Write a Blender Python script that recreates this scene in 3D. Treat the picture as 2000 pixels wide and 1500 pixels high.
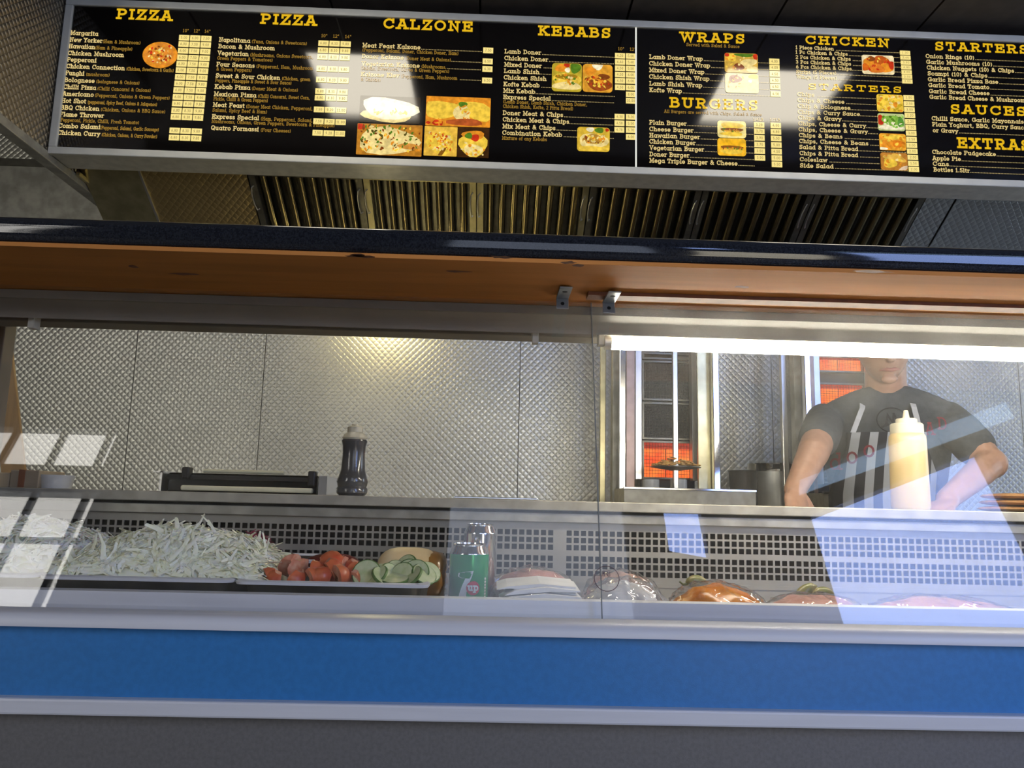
import bpy, bmesh, math, random
from mathutils import Vector, Matrix
from mathutils.geometry import tessellate_polygon
random.seed(7)
for o in list(bpy.data.objects):
    bpy.data.objects.remove(o, do_unlink=True)
SC = bpy.context.scene
COL = SC.collection
PI = math.pi
EYE = 0.90            # lens height above the shop floor; all z below are given relative to the lens, lifted at the end

# ------------------------------------------------------------------ camera
F_PX, PITCH, ROLL, YAW = 1520.0, math.radians(8.8), math.radians(1.4), math.radians(1.4)
_f = Vector((math.sin(YAW)*math.cos(PITCH), math.cos(YAW)*math.cos(PITCH), math.sin(PITCH)))
_r0 = Vector((math.cos(YAW), -math.sin(YAW), 0)); _u0 = _r0.cross(_f)
_r = math.cos(ROLL)*_r0 + math.sin(ROLL)*_u0
_u = -math.sin(ROLL)*_r0 + math.cos(ROLL)*_u0
cd = bpy.data.cameras.new('camera'); cam = bpy.data.objects.new('camera', cd); COL.objects.link(cam)
cd.sensor_fit = 'HORIZONTAL'; cd.sensor_width = 36.0; cd.lens = 36.0*F_PX/2000.0
cd.clip_start = 0.02; cd.clip_end = 60
cam.matrix_world = Matrix(((_r.x, _u.x, -_f.x, 0), (_r.y, _u.y, -_f.y, 0), (_r.z, _u.z, -_f.z, 0), (0, 0, 0, 1)))
SC.camera = cam
def at(u, v, Y):
    "point at depth Y seen at photo pixel u, v"
    d = (u-1000)/F_PX*_r - (v-750)/F_PX*_u + _f
    return d*(Y/d.y)

# ------------------------------------------------------------------ world, exposure
SKY = 10.5
w = bpy.data.worlds.new('World'); SC.world = w; w.use_nodes = True
bg = w.node_tree.nodes['Background']; bg.inputs[0].default_value = (1.0, 0.97, 0.93, 1); bg.inputs[1].default_value = SKY
vs = SC.view_settings
vs.view_transform = 'Standard'; vs.look = 'None'; vs.exposure = 0.0; vs.gamma = 1.0; vs.use_curve_mapping = False
cy = SC.cycles
cy.use_denoising = True
cy.max_bounces = 5; cy.diffuse_bounces = 3; cy.glossy_bounces = 3; cy.transparent_max_bounces = 12; cy.use_adaptive_sampling = True; cy.adaptive_threshold = 0.05; cy.caustics_reflective = False; cy.caustics_refractive = False
cy.sample_clamp_indirect = 6.0; cy.blur_glossy = 0.5

# ------------------------------------------------------------------ materials
MATS = {}
def _nt(name):
    m = bpy.data.materials.new(name); m.use_nodes = True
    nt = m.node_tree; nt.nodes.clear()
    out = nt.nodes.new('ShaderNodeOutputMaterial')
    MATS[name] = m
    return m, nt, out
def N(nt, t, **kw):
    n = nt.nodes.new('ShaderNode'+t)
    for k, v in kw.items():
        if k.startswith('i_'):
            n.inputs[int(k[2:])].default_value = v
        else: setattr(n, k, v)
    return n
def math_node(nt, op, a, b=None):
    n = nt.nodes.new('ShaderNodeMath'); n.operation = op
    for i, x in enumerate((a, b)):
        if x is None: continue
        if isinstance(x, (int, float)): n.inputs[i].default_value = x
        else: nt.links.new(x, n.inputs[i])
    return n.outputs[0]
def mat(name, col, rough=0.5, metal=0.0, vary=0.12, scale=30.0, bump=0.0, bscale=60.0, col2=None, detail=3.0,
        sub=0.0, coat=0.0, stretch=None, spec=0.5, trans=0.0):
    m, nt, out = _nt(name)
    b = N(nt, 'BsdfPrincipled'); nt.links.new(b.outputs[0], out.inputs[0])
    b.inputs['Roughness'].default_value = rough; b.inputs['Metallic'].default_value = metal
    b.inputs['Specular IOR Level'].default_value = spec
    if sub: b.inputs['Subsurface Weight'].default_value = sub; b.inputs['Subsurface Radius'].default_value = (.012, .008, .005)
    if coat: b.inputs['Coat Weight'].default_value = coat; b.inputs['Coat Roughness'].default_value = 0.05
    if trans: b.inputs['Transmission Weight'].default_value = trans
    tc = N(nt, 'TexCoord'); vec = tc.outputs['Object']
    if stretch:
        mp = N(nt, 'Mapping'); mp.inputs['Scale'].default_value = stretch; nt.links.new(vec, mp.inputs[0]); vec = mp.outputs[0]
    nz = N(nt, 'TexNoise'); nz.inputs['Scale'].default_value = scale; nz.inputs['Detail'].default_value = detail
    nt.links.new(vec, nz.inputs['Vector'])
    cr = N(nt, 'ValToRGB'); nt.links.new(nz.outputs[0], cr.inputs[0])
    c2 = col2 or tuple(min(1, c*(1+vary)) for c in col)
    c1 = col if col2 else tuple(c*(1-vary) for c in col)
    cr.color_ramp.elements[0].color = (*c1, 1); cr.color_ramp.elements[1].color = (*c2, 1)
    cr.color_ramp.elements[0].position = 0.35; cr.color_ramp.elements[1].position = 0.65
    nt.links.new(cr.outputs[0], b.inputs['Base Color'])
    if bump:
        n2 = N(nt, 'TexNoise'); n2.inputs['Scale'].default_value = bscale; n2.inputs['Detail'].default_value = 3; nt.links.new(vec, n2.inputs['Vector'])
        bp = N(nt, 'Bump'); bp.inputs['Strength'].default_value = bump; bp.inputs['Distance'].default_value = 0.004
        nt.links.new(n2.outputs[0], bp.inputs['Height']); nt.links.new(bp.outputs[0], b.inputs['Normal'])
    return m
def quilt(name, axes, pitch, col, rough=0.3, strength=0.52, depth=0.0028):
    "pressed quilted stainless sheet: rows of small pillows set corner to corner"
    m, nt, out = _nt(name)
    b = N(nt, 'BsdfPrincipled'); nt.links.new(b.outputs[0], out.inputs[0])
    b.inputs['Metallic'].default_value = 0.88; b.inputs['Roughness'].default_value = rough
    tc = N(nt, 'TexCoord'); sp = N(nt, 'SeparateXYZ'); nt.links.new(tc.outputs['Object'], sp.inputs[0])
    x, y = sp.outputs[axes[0]], sp.outputs[axes[1]]
    k = PI/pitch
    a = math_node(nt, 'ABSOLUTE', math_node(nt, 'SINE', math_node(nt, 'MULTIPLY', math_node(nt, 'ADD', x, y), k)))
    c = math_node(nt, 'ABSOLUTE', math_node(nt, 'SINE', math_node(nt, 'MULTIPLY', math_node(nt, 'SUBTRACT', x, y), k)))
    h = math_node(nt, 'POWER', math_node(nt, 'MULTIPLY', a, c), 0.6)
    nz = N(nt, 'TexNoise'); nz.inputs['Scale'].default_value = 5.0; nt.links.new(tc.outputs['Object'], nz.inputs['Vector'])
    bp = N(nt, 'Bump'); bp.inputs['Strength'].default_value = strength; bp.inputs['Distance'].default_value = depth
    nt.links.new(h, bp.inputs['Height']); nt.links.new(bp.outputs[0], b.inputs['Normal'])
    cr = N(nt, 'ValToRGB'); nt.links.new(nz.outputs[0], cr.inputs[0])
    cr.color_ramp.elements[0].color = (*[v*.9 for v in col], 1); cr.color_ramp.elements[1].color = (*[min(1, v*1.08) for v in col], 1)
    nt.links.new(cr.outputs[0], b.inputs['Base Color'])
    return m
def glaze(nt, sh, out):
    "the acrylic's own gloss over backlit print"
    g = N(nt, 'BsdfGlossy'); g.inputs['Roughness'].default_value = .08
    mx = N(nt, 'MixShader'); nt.links.new(fresnel_fac(nt, .068), mx.inputs[0]); nt.links.new(sh, mx.inputs[1]); nt.links.new(g.outputs[0], mx.inputs[2])
    nt.links.new(mx.outputs[0], out.inputs[0])
def emis(name, col, s, gloss=False):
    m, nt, out = _nt(name)
    e = N(nt, 'Emission'); e.inputs[0].default_value = (*col, 1); e.inputs[1].default_value = s
    if gloss: glaze(nt, e.outputs[0], out)
    else: nt.links.new(e.outputs[0], out.inputs[0])
    return m
def emis_attr(name, s):
    m, nt, out = _nt(name)
    a = N(nt, 'Attribute'); a.attribute_name = 'print'
    tc = N(nt, 'TexCoord'); nz = N(nt, 'TexNoise'); nz.inputs['Scale'].default_value = 70; nz.inputs['Detail'].default_value = 3
    nt.links.new(tc.outputs['Object'], nz.inputs['Vector'])
    mr = N(nt, 'MapRange'); mr.inputs[1].default_value = .3; mr.inputs[2].default_value = .7; mr.inputs[3].default_value = .72; mr.inputs[4].default_value = 1.22
    nt.links.new(nz.outputs[0], mr.inputs[0])
    mx = N(nt, 'VectorMath'); mx.operation = 'SCALE'; nt.links.new(a.outputs['Color'], mx.inputs[0]); nt.links.new(mr.outputs[0], mx.inputs['Scale'])
    e = N(nt, 'Emission'); e.inputs[1].default_value = s; nt.links.new(mx.outputs[0], e.inputs[0])
    glaze(nt, e.outputs[0], out); return m
def fresnel_fac(nt, f0, gain=1.0):
    g = N(nt, 'NewGeometry'); d = N(nt, 'VectorMath'); d.operation = 'DOT_PRODUCT'
    nt.links.new(g.outputs['Normal'], d.inputs[0]); nt.links.new(g.outputs['Incoming'], d.inputs[1])
    c = math_node(nt, 'ABSOLUTE', d.outputs['Value'])
    p = math_node(nt, 'POWER', math_node(nt, 'SUBTRACT', 1.0, c), 5.0)
    return math_node(nt, 'ADD', math_node(nt, 'MULTIPLY', p, 1-f0), f0*gain)
def clear(name, tint=(1, 1, 1), f0=0.042, rough=0.0, dirt=0.0, dscale=18.0, body=None, bodyfac=0.0, bump=0.0):
    "see-through pane or film: Fresnel mirror over clear, with an optional grimy layer"
    m, nt, out = _nt(name)
    t = N(nt, 'BsdfTransparent'); t.inputs[0].default_value = (*tint, 1)
    g = N(nt, 'BsdfGlossy'); g.inputs['Roughness'].default_value = rough
    base = t.outputs[0]
    if body:
        df = N(nt, 'BsdfDiffuse'); df.inputs[0].default_value = (*body, 1)
        mb = N(nt, 'MixShader'); mb.inputs[0].default_value = bodyfac; nt.links.new(base, mb.inputs[1]); nt.links.new(df.outputs[0], mb.inputs[2]); base = mb.outputs[0]
    if dirt:
        tc = N(nt, 'TexCoord'); nz = N(nt, 'TexNoise'); nz.inputs['Scale'].default_value = dscale; nz.inputs['Detail'].default_value = 6
        nt.links.new(tc.outputs['Object'], nz.inputs['Vector'])
        mr = N(nt, 'MapRange'); mr.inputs[1].default_value = .3; mr.inputs[2].default_value = .8; mr.inputs[3].default_value = dirt*.35; mr.inputs[4].default_value = dirt*1.6
        nt.links.new(nz.outputs[0], mr.inputs[0])
        tr = N(nt, 'BsdfTranslucent'); tr.inputs[0].default_value = (.9, .9, .88, 1)
        md = N(nt, 'MixShader'); nt.links.new(mr.outputs[0], md.inputs[0]); nt.links.new(base, md.inputs[1]); nt.links.new(tr.outputs[0], md.inputs[2]); base = md.outputs[0]
    if bump:
        tc2 = N(nt, 'TexCoord'); n2 = N(nt, 'TexNoise'); n2.inputs['Scale'].default_value = 35; nt.links.new(tc2.outputs['Object'], n2.inputs['Vector'])
        bp = N(nt, 'Bump'); bp.inputs['Strength'].default_value = bump; bp.inputs['Distance'].default_value = .01
        nt.links.new(n2.outputs[0], bp.inputs['Height']); nt.links.new(bp.outputs[0], g.inputs['Normal'])
    mx = N(nt, 'MixShader'); nt.links.new(fresnel_fac(nt, f0), mx.inputs[0])
    nt.links.new(base, mx.inputs[1]); nt.links.new(g.outputs[0], mx.inputs[2]); nt.links.new(mx.outputs[0], out.inputs[0])
    return m

mat('blue', (.030, .185, .45), .42, vary=.06, scale=120, bump=.05, bscale=900)
mat('alu', (.66, .66, .67), .38, vary=.04, scale=14, stretch=(.3, 6, 6), bump=.03, bscale=300)
mat('frame_alu', (.62, .60, .50), .4, vary=.05, scale=14)
mat('alu_dull', (.42, .42, .40), .45, vary=.08, scale=14)
mat('kick', (.15, .143, .132), .5, vary=.1, scale=200, bump=.05, bscale=700)
mat('rubber', (.02, .02, .022), .5)
mat('granite', (.010, .011, .014), .07, col2=(.022, .024, .028), scale=420, detail=2, spec=.6)
mat('orange_board', (.56, .215, .045), .7, spec=.2, vary=.13, scale=7, stretch=(.25, 3, 3), bump=.08, bscale=40)
mat('orange_stain', (.20, .06, .015), .6, vary=.2, scale=40)
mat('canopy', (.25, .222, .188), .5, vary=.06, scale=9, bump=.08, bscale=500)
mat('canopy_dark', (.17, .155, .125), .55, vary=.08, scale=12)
mat('bracket', (.30, .32, .33), .4, metal=.4)
mat('steel_pot', (.66, .66, .62), .33, metal=.65, vary=.06)
mat('black_hole', (.006, .006, .006), .8)
mat('steel', (.60, .59, .56), .28, metal=.9, vary=.08, scale=16)
mat('steel_worn', (.33, .315, .265), .45, metal=.5, vary=.2, scale=22, bump=.1)
mat('steel_bright', (.78, .78, .77), .12, metal=1.0, vary=.05)
mat('steel_dark', (.16, .15, .12), .35, metal=.85, vary=.15)
mat('steel_gold', (.48, .43, .25), .32, metal=.9, vary=.15, scale=20)
mat('baffle', (.23, .185, .10), .22, metal=.95, vary=.2, scale=9, stretch=(4, 1, 1))
mat('cream_metal', (.62, .60, .52), .45, vary=.1, scale=30, bump=.06)
mat('perf', (.31, .29, .24), .42, metal=.3, vary=.08, scale=20)
mat('dark_void', (.012, .012, .011), .7)
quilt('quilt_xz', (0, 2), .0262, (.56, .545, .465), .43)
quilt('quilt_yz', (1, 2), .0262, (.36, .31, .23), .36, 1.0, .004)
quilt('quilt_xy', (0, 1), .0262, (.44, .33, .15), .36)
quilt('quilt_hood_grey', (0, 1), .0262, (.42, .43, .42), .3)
mat('shelf_steel', (.38, .355, .285), .5, metal=.3, vary=.16, scale=26, bump=.1)
mat('end_brown', (.20, .16, .12), .5, vary=.1, scale=12)
mat('pane_edge', (.16, .17, .16), .3)
mat('ring_ink', (.10, .05, .06), .6)
mat('ceiling_dark', (.06, .05, .04), .6, vary=.15, scale=20)
mat('plaster', (.30, .29, .27), .8, vary=.05, scale=10)
mat('plaster_dark', (.11, .105, .095), .8, vary=.08, scale=10)
mat('floor_tile', (.22, .21, .20), .5, vary=.15, scale=4)
mat('win_frame', (.06, .07, .08), .5)
clear('glass', f0=.043, dirt=.034, dscale=11)
clear('win_clear', tint=(.66, .64, .58), f0=.04)  # pane tints stand in for each window's daylight strength and hue
clear('win_mid', tint=(.34, .37, .43), f0=.04)
clear('win_right', tint=(.56, .68, 1.0), f0=.04)
clear('win_left', tint=(.80, .80, .79), f0=.04)
clear('win_glass', f0=.04)
clear('win_slot', tint=(.40, .50, .62), f0=.04)  # tint dims the daylight through the sloping slot
clear('film', tint=(.97, .97, .97), f0=.10, rough=.06, bump=.9)
clear('poly_bag', tint=(.86, .86, .88), f0=.10, rough=.08, body=(.8, .8, .82), bodyfac=.16, bump=.9)
mat('menu_black', (.0045, .0035, .003), .08, vary=.1, spec=.85)
emis('lit_head', (.83, .49, .012), 1.0, True)
emis('lit_text', (.95, .72, .29), .85, True)
emis('lit_note', (.60, .34, .05), .62, True)
emis('lit_cell', (1.0, .80, .27), 1.05, True)
mat('print_dark', (.02, .015, .01), .6)
emis('cell_ink', (.30, .22, .09), .6)
emis('lit_line', (.9, .9, .82), .9)
emis_attr('lit_photo', 1.0)
emis('panel_light', (1.0, .91, .74), 10.5)
emis('tube_lit', (1.0, .94, .78), 62.0)
emis('lamp_warm', (1.0, .84, .42), 62.0)
emis('ember', (1.0, .10, .012), 1.5)
emis('ember_dim', (.55, .03, .008), .8)

mat('onion', (.95, .94, .64), .4, col2=(.99, .98, .84), scale=60, sub=.2)
mat('cabbage', (.86, .87, .68), .4, col2=(.96, .96, .90), scale=60, sub=.5)
mat('red_cabbage', (.16, .008, .03), .3, col2=(.30, .02, .06), scale=50)
mat('tomato', (.58, .09, .035), .32, col2=(.70, .19, .07), scale=30, sub=.15)
mat('tomato_flesh', (.68, .20, .11), .35, col2=(.80, .46, .31), scale=70, sub=.2)
mat('cuke_skin', (.05, .11, .02), .35, col2=(.14, .24, .06), scale=60)
mat('cuke_flesh', (.50, .58, .27), .3, col2=(.66, .70, .42), scale=80, sub=.2)
mat('red_dark', (.16, .02, .012), .4, vary=.3, scale=30)
mat('bread_pale', (.84, .60, .28), .5, col2=(.90, .74, .44), scale=18)
mat('wrap_orange', (.42, .20, .04), .3, vary=.25, scale=22, coat=.4)
mat('can_green', (.008, .30, .10), .2, metal=.35, col2=(.012, .38, .14), scale=8)
mat('print_white', (.72, .78, .76), .3, vary=.03); mat('print_red', (.50, .012, .05), .3, vary=.05); mat('print_grey', (.55, .6, .55), .4)
mat('meat_pink', (.50, .24, .20), .35, col2=(.62, .36, .32), scale=35, bump=.2)
mat('meat_brown', (.34, .20, .15), .4, col2=(.48, .32, .27), scale=30, bump=.2)
mat('paper', (.72, .71, .68), .6, vary=.06, scale=20, bump=.1, bscale=25)
mat('chicken', (.62, .17, .012), .25, col2=(.78, .30, .03), scale=26, bump=.3, bscale=40)
mat('chilli', (.16, .17, .05), .35, col2=(.26, .22, .10), scale=60); mat('chilli_stalk', (.14, .16, .05), .5)
mat('mayo', (.60, .45, .22), .3, col2=(.66, .52, .29), scale=14, sub=.2); mat('cap_cream', (.60, .56, .43), .35, vary=.04)
mat('sauce_brown', (.075, .075, .075), .18, vary=.2, coat=.4)
mat('black_gloss', (.012, .012, .010), .2); mat('black_matt', (.018, .017, .014), .5); mat('cream_bar', (.74, .70, .47), .35, vary=.05)
mat('card', (.34, .27, .18), .7); mat('tape_brown', (.26, .10, .05), .4); mat('plastic_white', (.62, .62, .58), .35)
mat('bread_brown', (.36, .17, .06), .6, col2=(.55, .32, .13), scale=22); mat('wood_yellow', (.32, .18, .06), .5, vary=.15, scale=10, stretch=(8, 8, 1))
mat('skin', (.50, .29, .20), .45, col2=(.56, .33, .23), scale=40, sub=.15); mat('lips', (.42, .16, .12), .4); mat('hair', (.025, .018, .012), .5, bump=.6, bscale=120)
mat('shirt', (.085, .092, .096), .85, vary=.1, scale=60, bump=.2, bscale=300); mat('shirt_mark', (.016, .016, .018), .8); mat('reflected_red', (.20, .02, .03), .7)
mat('trousers', (.03, .03, .035), .8); mat('eye_white', (.7, .7, .7), .2); mat('eye_dark', (.02, .015, .01), .2)
mat('mesh_dark', (.045, .042, .034), .6, vary=.3, scale=60, bump=.5, bscale=250)
mat('grill_pink', (.42, .30, .26), .4, metal=.5, vary=.1); mat('doner_meat', (.60, .27, .05), .5, col2=(.80, .50, .15), scale=60); mat('strap_white', (.55, .56, .56), .7)
def special():
    m, nt, out = _nt('apron')
    b = N(nt, 'BsdfPrincipled'); b.inputs['Roughness'].default_value = .85; nt.links.new(b.outputs[0], out.inputs[0])
    tc = N(nt, 'TexCoord'); sp = N(nt, 'SeparateXYZ'); nt.links.new(tc.outputs['Object'], sp.inputs[0])
    s = math_node(nt, 'FRACT', math_node(nt, 'MULTIPLY', math_node(nt, 'ADD', sp.outputs[0], 5.0), 24.0))
    st = math_node(nt, 'GREATER_THAN', s, .52)
    mx = N(nt, 'MixRGB'); nt.links.new(st, mx.inputs[0]); mx.inputs[1].default_value = (.035, .036, .04, 1); mx.inputs[2].default_value = (.40, .41, .42, 1)
    nt.links.new(mx.outputs[0], b.inputs['Base Color'])
    m, nt, out = _nt('ember_grid')
    tc = N(nt, 'TexCoord'); nz = N(nt, 'TexNoise'); nz.inputs['Scale'].default_value = 14; nt.links.new(tc.outputs['Object'], nz.inputs['Vector'])
    cr = N(nt, 'ValToRGB'); cr.color_ramp.elements[0].color = (.85, .07, .012, 1); cr.color_ramp.elements[1].color = (1, .24, .04, 1); cr.color_ramp.elements[0].position = .35; cr.color_ramp.elements[1].position = .65
    nt.links.new(nz.outputs[0], cr.inputs[0])
    e = N(nt, 'Emission'); e.inputs[1].default_value = 1.5; nt.links.new(cr.outputs[0], e.inputs[0]); nt.links.new(e.outputs[0], out.inputs[0])
special()
mat('rim_steel', (.70, .70, .69), .28, metal=.85)
clear('win_added', tint=(.62, .68, .76), f0=.04)  # pane of the added kitchen window
for n_ in ('lit_head', 'lit_text', 'lit_note', 'lit_cell', 'cell_ink', 'lit_line', 'lit_photo'): MATS[n_].cycles.emission_sampling = 'NONE'   # faint print: found by bounce rays alone
# ------------------------------------------------------------------ mesh helpers
class MB:
    def __init__(self): self.v = []; self.f = []; self.m = []; self.c = []; self.mi = 0; self.col = None
    def add(self, vs, fs):
        o = len(self.v); self.v += [tuple(p) for p in vs]
        for f in fs: self.f.append([o+i for i in f]); self.m.append(self.mi); self.c.append(self.col)
    def box(self, x0, x1, y0, y1, z0, z1):
        self.add([(x, y, z) for x in (x0, x1) for y in (y0, y1) for z in (z0, z1)],
                 [(0, 1, 3, 2), (4, 6, 7, 5), (0, 4, 5, 1), (2, 3, 7, 6), (0, 2, 6, 4), (1, 5, 7, 3)])
    def obox(self, c, ax, ay, az):
        "oriented box: centre and three half-axis vectors"
        c, ax, ay, az = Vector(c), Vector(ax), Vector(ay), Vector(az)
        self.add([c+i*ax+j*ay+k*az for i in (-1, 1) for j in (-1, 1) for k in (-1, 1)],
                 [(0, 1, 3, 2), (4, 6, 7, 5), (0, 4, 5, 1), (2, 3, 7, 6), (0, 2, 6, 4), (1, 5, 7, 3)])
    def prism_x(self, prof, x0, x1):
        "closed (y, z) outline swept along x"
        n = len(prof)
        self.add([(x0, y, z) for y, z in prof]+[(x1, y, z) for y, z in prof],
                 [(i, (i+1) % n, n+(i+1) % n, n+i) for i in range(n)]+[tuple(range(n))[::-1], tuple(range(n, 2*n))])
    def prism_y(self, prof, y0, y1):
        "closed (x, z) outline swept along y"
        n = len(prof)
        self.add([(x, y0, z) for x, z in prof]+[(x, y1, z) for x, z in prof],
                 [(i, (i+1) % n, n+(i+1) % n, n+i) for i in range(n)]+[tuple(range(n))[::-1], tuple(range(n, 2*n))])
    def prism_z(self, prof, z0, z1):
        n = len(prof)
        self.add([(x, y, z0) for x, y in prof]+[(x, y, z1) for x, y in prof],
                 [(i, (i+1) % n, n+(i+1) % n, n+i) for i in range(n)]+[tuple(range(n))[::-1], tuple(range(n, 2*n))])
    def lathe(self, prof, c=(0, 0, 0), seg=32, axis='Z'):
        "(radius, height) outline turned about an axis through c"
        vs = []; n = len(prof)
        for r, h in prof:
            for k in range(seg):
                a = 2*PI*k/seg; x, y = r*math.cos(a), r*math.sin(a)
                p = (x, y, h) if axis == 'Z' else ((h, x, y) if axis == 'X' else (x, h, y))
                vs.append((p[0]+c[0], p[1]+c[1], p[2]+c[2]))
        fs = [(i*seg+k, i*seg+(k+1) % seg, (i+1)*seg+(k+1) % seg, (i+1)*seg+k) for i in range(n-1) for k in range(seg)]
        if prof[0][0] > 1e-6: fs.append(tuple(range(seg))[::-1])
        if prof[-1][0] > 1e-6: fs.append(tuple((n-1)*seg+k for k in range(seg)))
        self.add(vs, fs)
    def tube(self, pts, r, seg=8, flat=None):
        "round bar along points; r one radius or one per point; flat=(axis vector, factor)"
        pts = [Vector(p) for p in pts]; n = len(pts); vs = []
        rs = r if isinstance(r, (list, tuple)) else [r]*n
        up = Vector((0, 0, 1))
        for i, p in enumerate(pts):
            t = (pts[min(i+1, n-1)]-pts[max(i-1, 0)]).normalized()
            if abs(t.dot(up)) > .95: up = Vector((0, 1, 0))
            a = t.cross(up).normalized(); b = t.cross(a).normalized()
            for k in range(seg):
                an = 2*PI*k/seg; d = a*math.cos(an)+b*math.sin(an)
                if flat: d = d-flat[0]*(d.dot(flat[0]))*(1-flat[1])
                vs.append(p+d*rs[i])
        fs = [(i*seg+k, i*seg+(k+1) % seg, (i+1)*seg+(k+1) % seg, (i+1)*seg+k) for i in range(n-1) for k in range(seg)]
        fs += [tuple(range(seg))[::-1], tuple((n-1)*seg+k for k in range(seg))]
        self.add(vs, fs)
    def loft(self, rings, closed=True, cap=True):
        n = len(rings[0]); vs = [p for r in rings for p in r]
        m = n if closed else n-1
        fs = [(i*n+k, i*n+(k+1) % n, (i+1)*n+(k+1) % n, (i+1)*n+k) for i in range(len(rings)-1) for k in range(m)]
        if cap and closed: fs += [tuple(range(n))[::-1], tuple((len(rings)-1)*n+k for k in range(n))]
        self.add(vs, fs)
    def ellipsoid(self, c, r, su=20, sv=12, rot=None, fn=None):
        vs = []; 
        for i in range(sv+1):
            th = PI*i/sv
            for k in range(su):
                ph = 2*PI*k/su
                d = Vector((math.sin(th)*math.cos(ph), math.sin(th)*math.sin(ph), math.cos(th)))
                p = Vector((d.x*r[0], d.y*r[1], d.z*r[2]))
                if fn: p = fn(p, d)
                if rot: p = rot @ p
                vs.append(p+Vector(c))
        fs = [(i*su+k, (i+1)*su+k, (i+1)*su+(k+1) % su, i*su+(k+1) % su) for i in range(sv) for k in range(su)]
        self.add(vs, fs)
    def build(self, name, mats, parent=None, smooth=None, bevel=0, loc=None, seg=2):
        me = bpy.data.meshes.new(name)
        L = Vector(loc) if loc is not None else (ROOT[parent.name] if parent else Vector((0, 0, 0)))
        if loc is None and parent is None and self.v:
            xs, ys, zs = zip(*self.v); L = Vector(((min(xs)+max(xs))/2, (min(ys)+max(ys))/2, min(zs)))
        me.from_pydata([(p[0]-L.x, p[1]-L.y, p[2]-L.z) for p in self.v], [], self.f)
        for m in (mats if isinstance(mats, (list, tuple)) else [mats]): me.materials.append(MATS[m])
        me.polygons.foreach_set('material_index', self.m)
        bm = bmesh.new(); bm.from_mesh(me)
        bmesh.ops.remove_doubles(bm, verts=bm.verts, dist=1e-6)
        if self.col is None: bmesh.ops.recalc_face_normals(bm, faces=bm.faces)
        bm.to_mesh(me); bm.free()
        if self.col is not None:
            at_ = me.color_attributes.new('print', 'FLOAT_COLOR', 'CORNER')
            for p, c in zip(me.polygons, self.c):
                for li in p.loop_indices: at_.data[li].color = (*c, 1)
        if smooth is not None:
            me.polygons.foreach_set('use_smooth', [True]*len(me.polygons)); me.set_sharp_from_angle(angle=math.radians(smooth))
        o = bpy.data.objects.new(name, me); COL.objects.link(o)
        if parent:
            o.parent = parent
            ROOT[o.name] = ROOT[parent.name]
        else:
            o.location = L; ROOT[o.name] = L.copy()
        if bevel:
            md = o.modifiers.new('bevel', 'BEVEL'); md.width = bevel; md.segments = seg; md.limit_method = 'ANGLE'; md.angle_limit = math.radians(40)
        return o
ROOT = {}
def tag(o, label, cat, group=None):
    o['label'] = label; o['category'] = cat
    if group: o['group'] = group
    return o
def thing(name, loc, label, cat, group=None):
    o = bpy.data.objects.new(name, None); COL.objects.link(o); o.location = Vector(loc); o.empty_display_size = .05
    ROOT[o.name] = Vector(loc)
    return tag(o, label, cat, group)
def struct(o): o['kind'] = 'structure'; return o
def dup(o, name, parent=None, loc=None, rot=None, scale=None):
    c = o.copy(); c.name = name; COL.objects.link(c)
    c.parent = parent
    if loc is not None: c.location = loc
    if rot is not None: c.rotation_euler = rot
    if scale is not None: c.scale = scale
    ROOT[c.name] = ROOT[parent.name] if parent else Vector(c.location)
    return c
def one_box(name, mats, b, parent=None, bevel=0.0, **k):
    m = MB(); m.box(*b); return m.build(name, mats, parent, bevel=bevel, **k)

# ------------------------------------------------------------------ slab-serif stroke lettering (flat print)
GL = {}
def _arc(cx, cy, rx, ry, a0, a1, n=None):
    n = n or max(4, int(abs(a1-a0)/26))
    return [(cx+rx*math.cos(math.radians(a0+(a1-a0)*i/n)), cy+ry*math.sin(math.radians(a0+(a1-a0)*i/n))) for i in range(n+1)]
def G(ch, width, *st): GL[ch] = (width, [list(s) for s in st])
def Ls(*p): return [(p[i], p[i+1]) for i in range(0, len(p), 2)]
def Sr(x, y, h=.13): return [(x-h, y), (x+h, y)]
A_ = _arc
G('A', .80, Ls(.1, 0, .36, 1), Ls(.44, 1, .7, 0), Ls(.26, 1, .48, 1), Ls(.2, .32, .6, .32), Sr(.1, 0), Sr(.7, 0))
G('B', .74, Ls(.16, 0, .16, 1), Ls(.04, 1, .40, 1)+A_(.40, .77, .2, .23, 90, -90)[1:]+Ls(.16, .54), A_(.44, .27, .24, .27, 90, -90)+Ls(.04, 0))
G('C', .80, A_(.42, .5, .36, .5, 48, 322), Ls(.72, .66, .72, 1))
G('D', .80, Ls(.16, 0, .16, 1), Ls(.04, 1, .36, 1)+A_(.36, .5, .36, .5, 90, -90)[1:]+Ls(.04, 0))
G('E', .74, Ls(.16, 0, .16, 1), Ls(.66, .74, .66, 1, .04, 1), Ls(.04, 0, .68, 0, .68, .27), Ls(.16, .52, .48, .52), Ls(.48, .4, .48, .64))
G('F', .72, Ls(.16, 0, .16, 1), Ls(.66, .74, .66, 1, .04, 1), Ls(.16, .5, .5, .5), Sr(.16, 0))
G('G', .84, A_(.42, .5, .36, .5, 48, 330), Ls(.72, .70, .72, 1), Ls(.5, .42, .8, .42), Ls(.72, .42, .72, .05))
G('H', .84, Ls(.17, 0, .17, 1), Ls(.67, 0, .67, 1), Ls(.17, .52, .67, .52), Sr(.17, 0), Sr(.17, 1), Sr(.67, 0), Sr(.67, 1))
G('I', .36, Ls(.18, 0, .18, 1), Sr(.18, 0), Sr(.18, 1))
G('J', .6, Ls(.42, 1, .42, .25)+A_(.24, .22, .18, .22, 0, -170)[1:], Sr(.42, 1))
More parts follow.
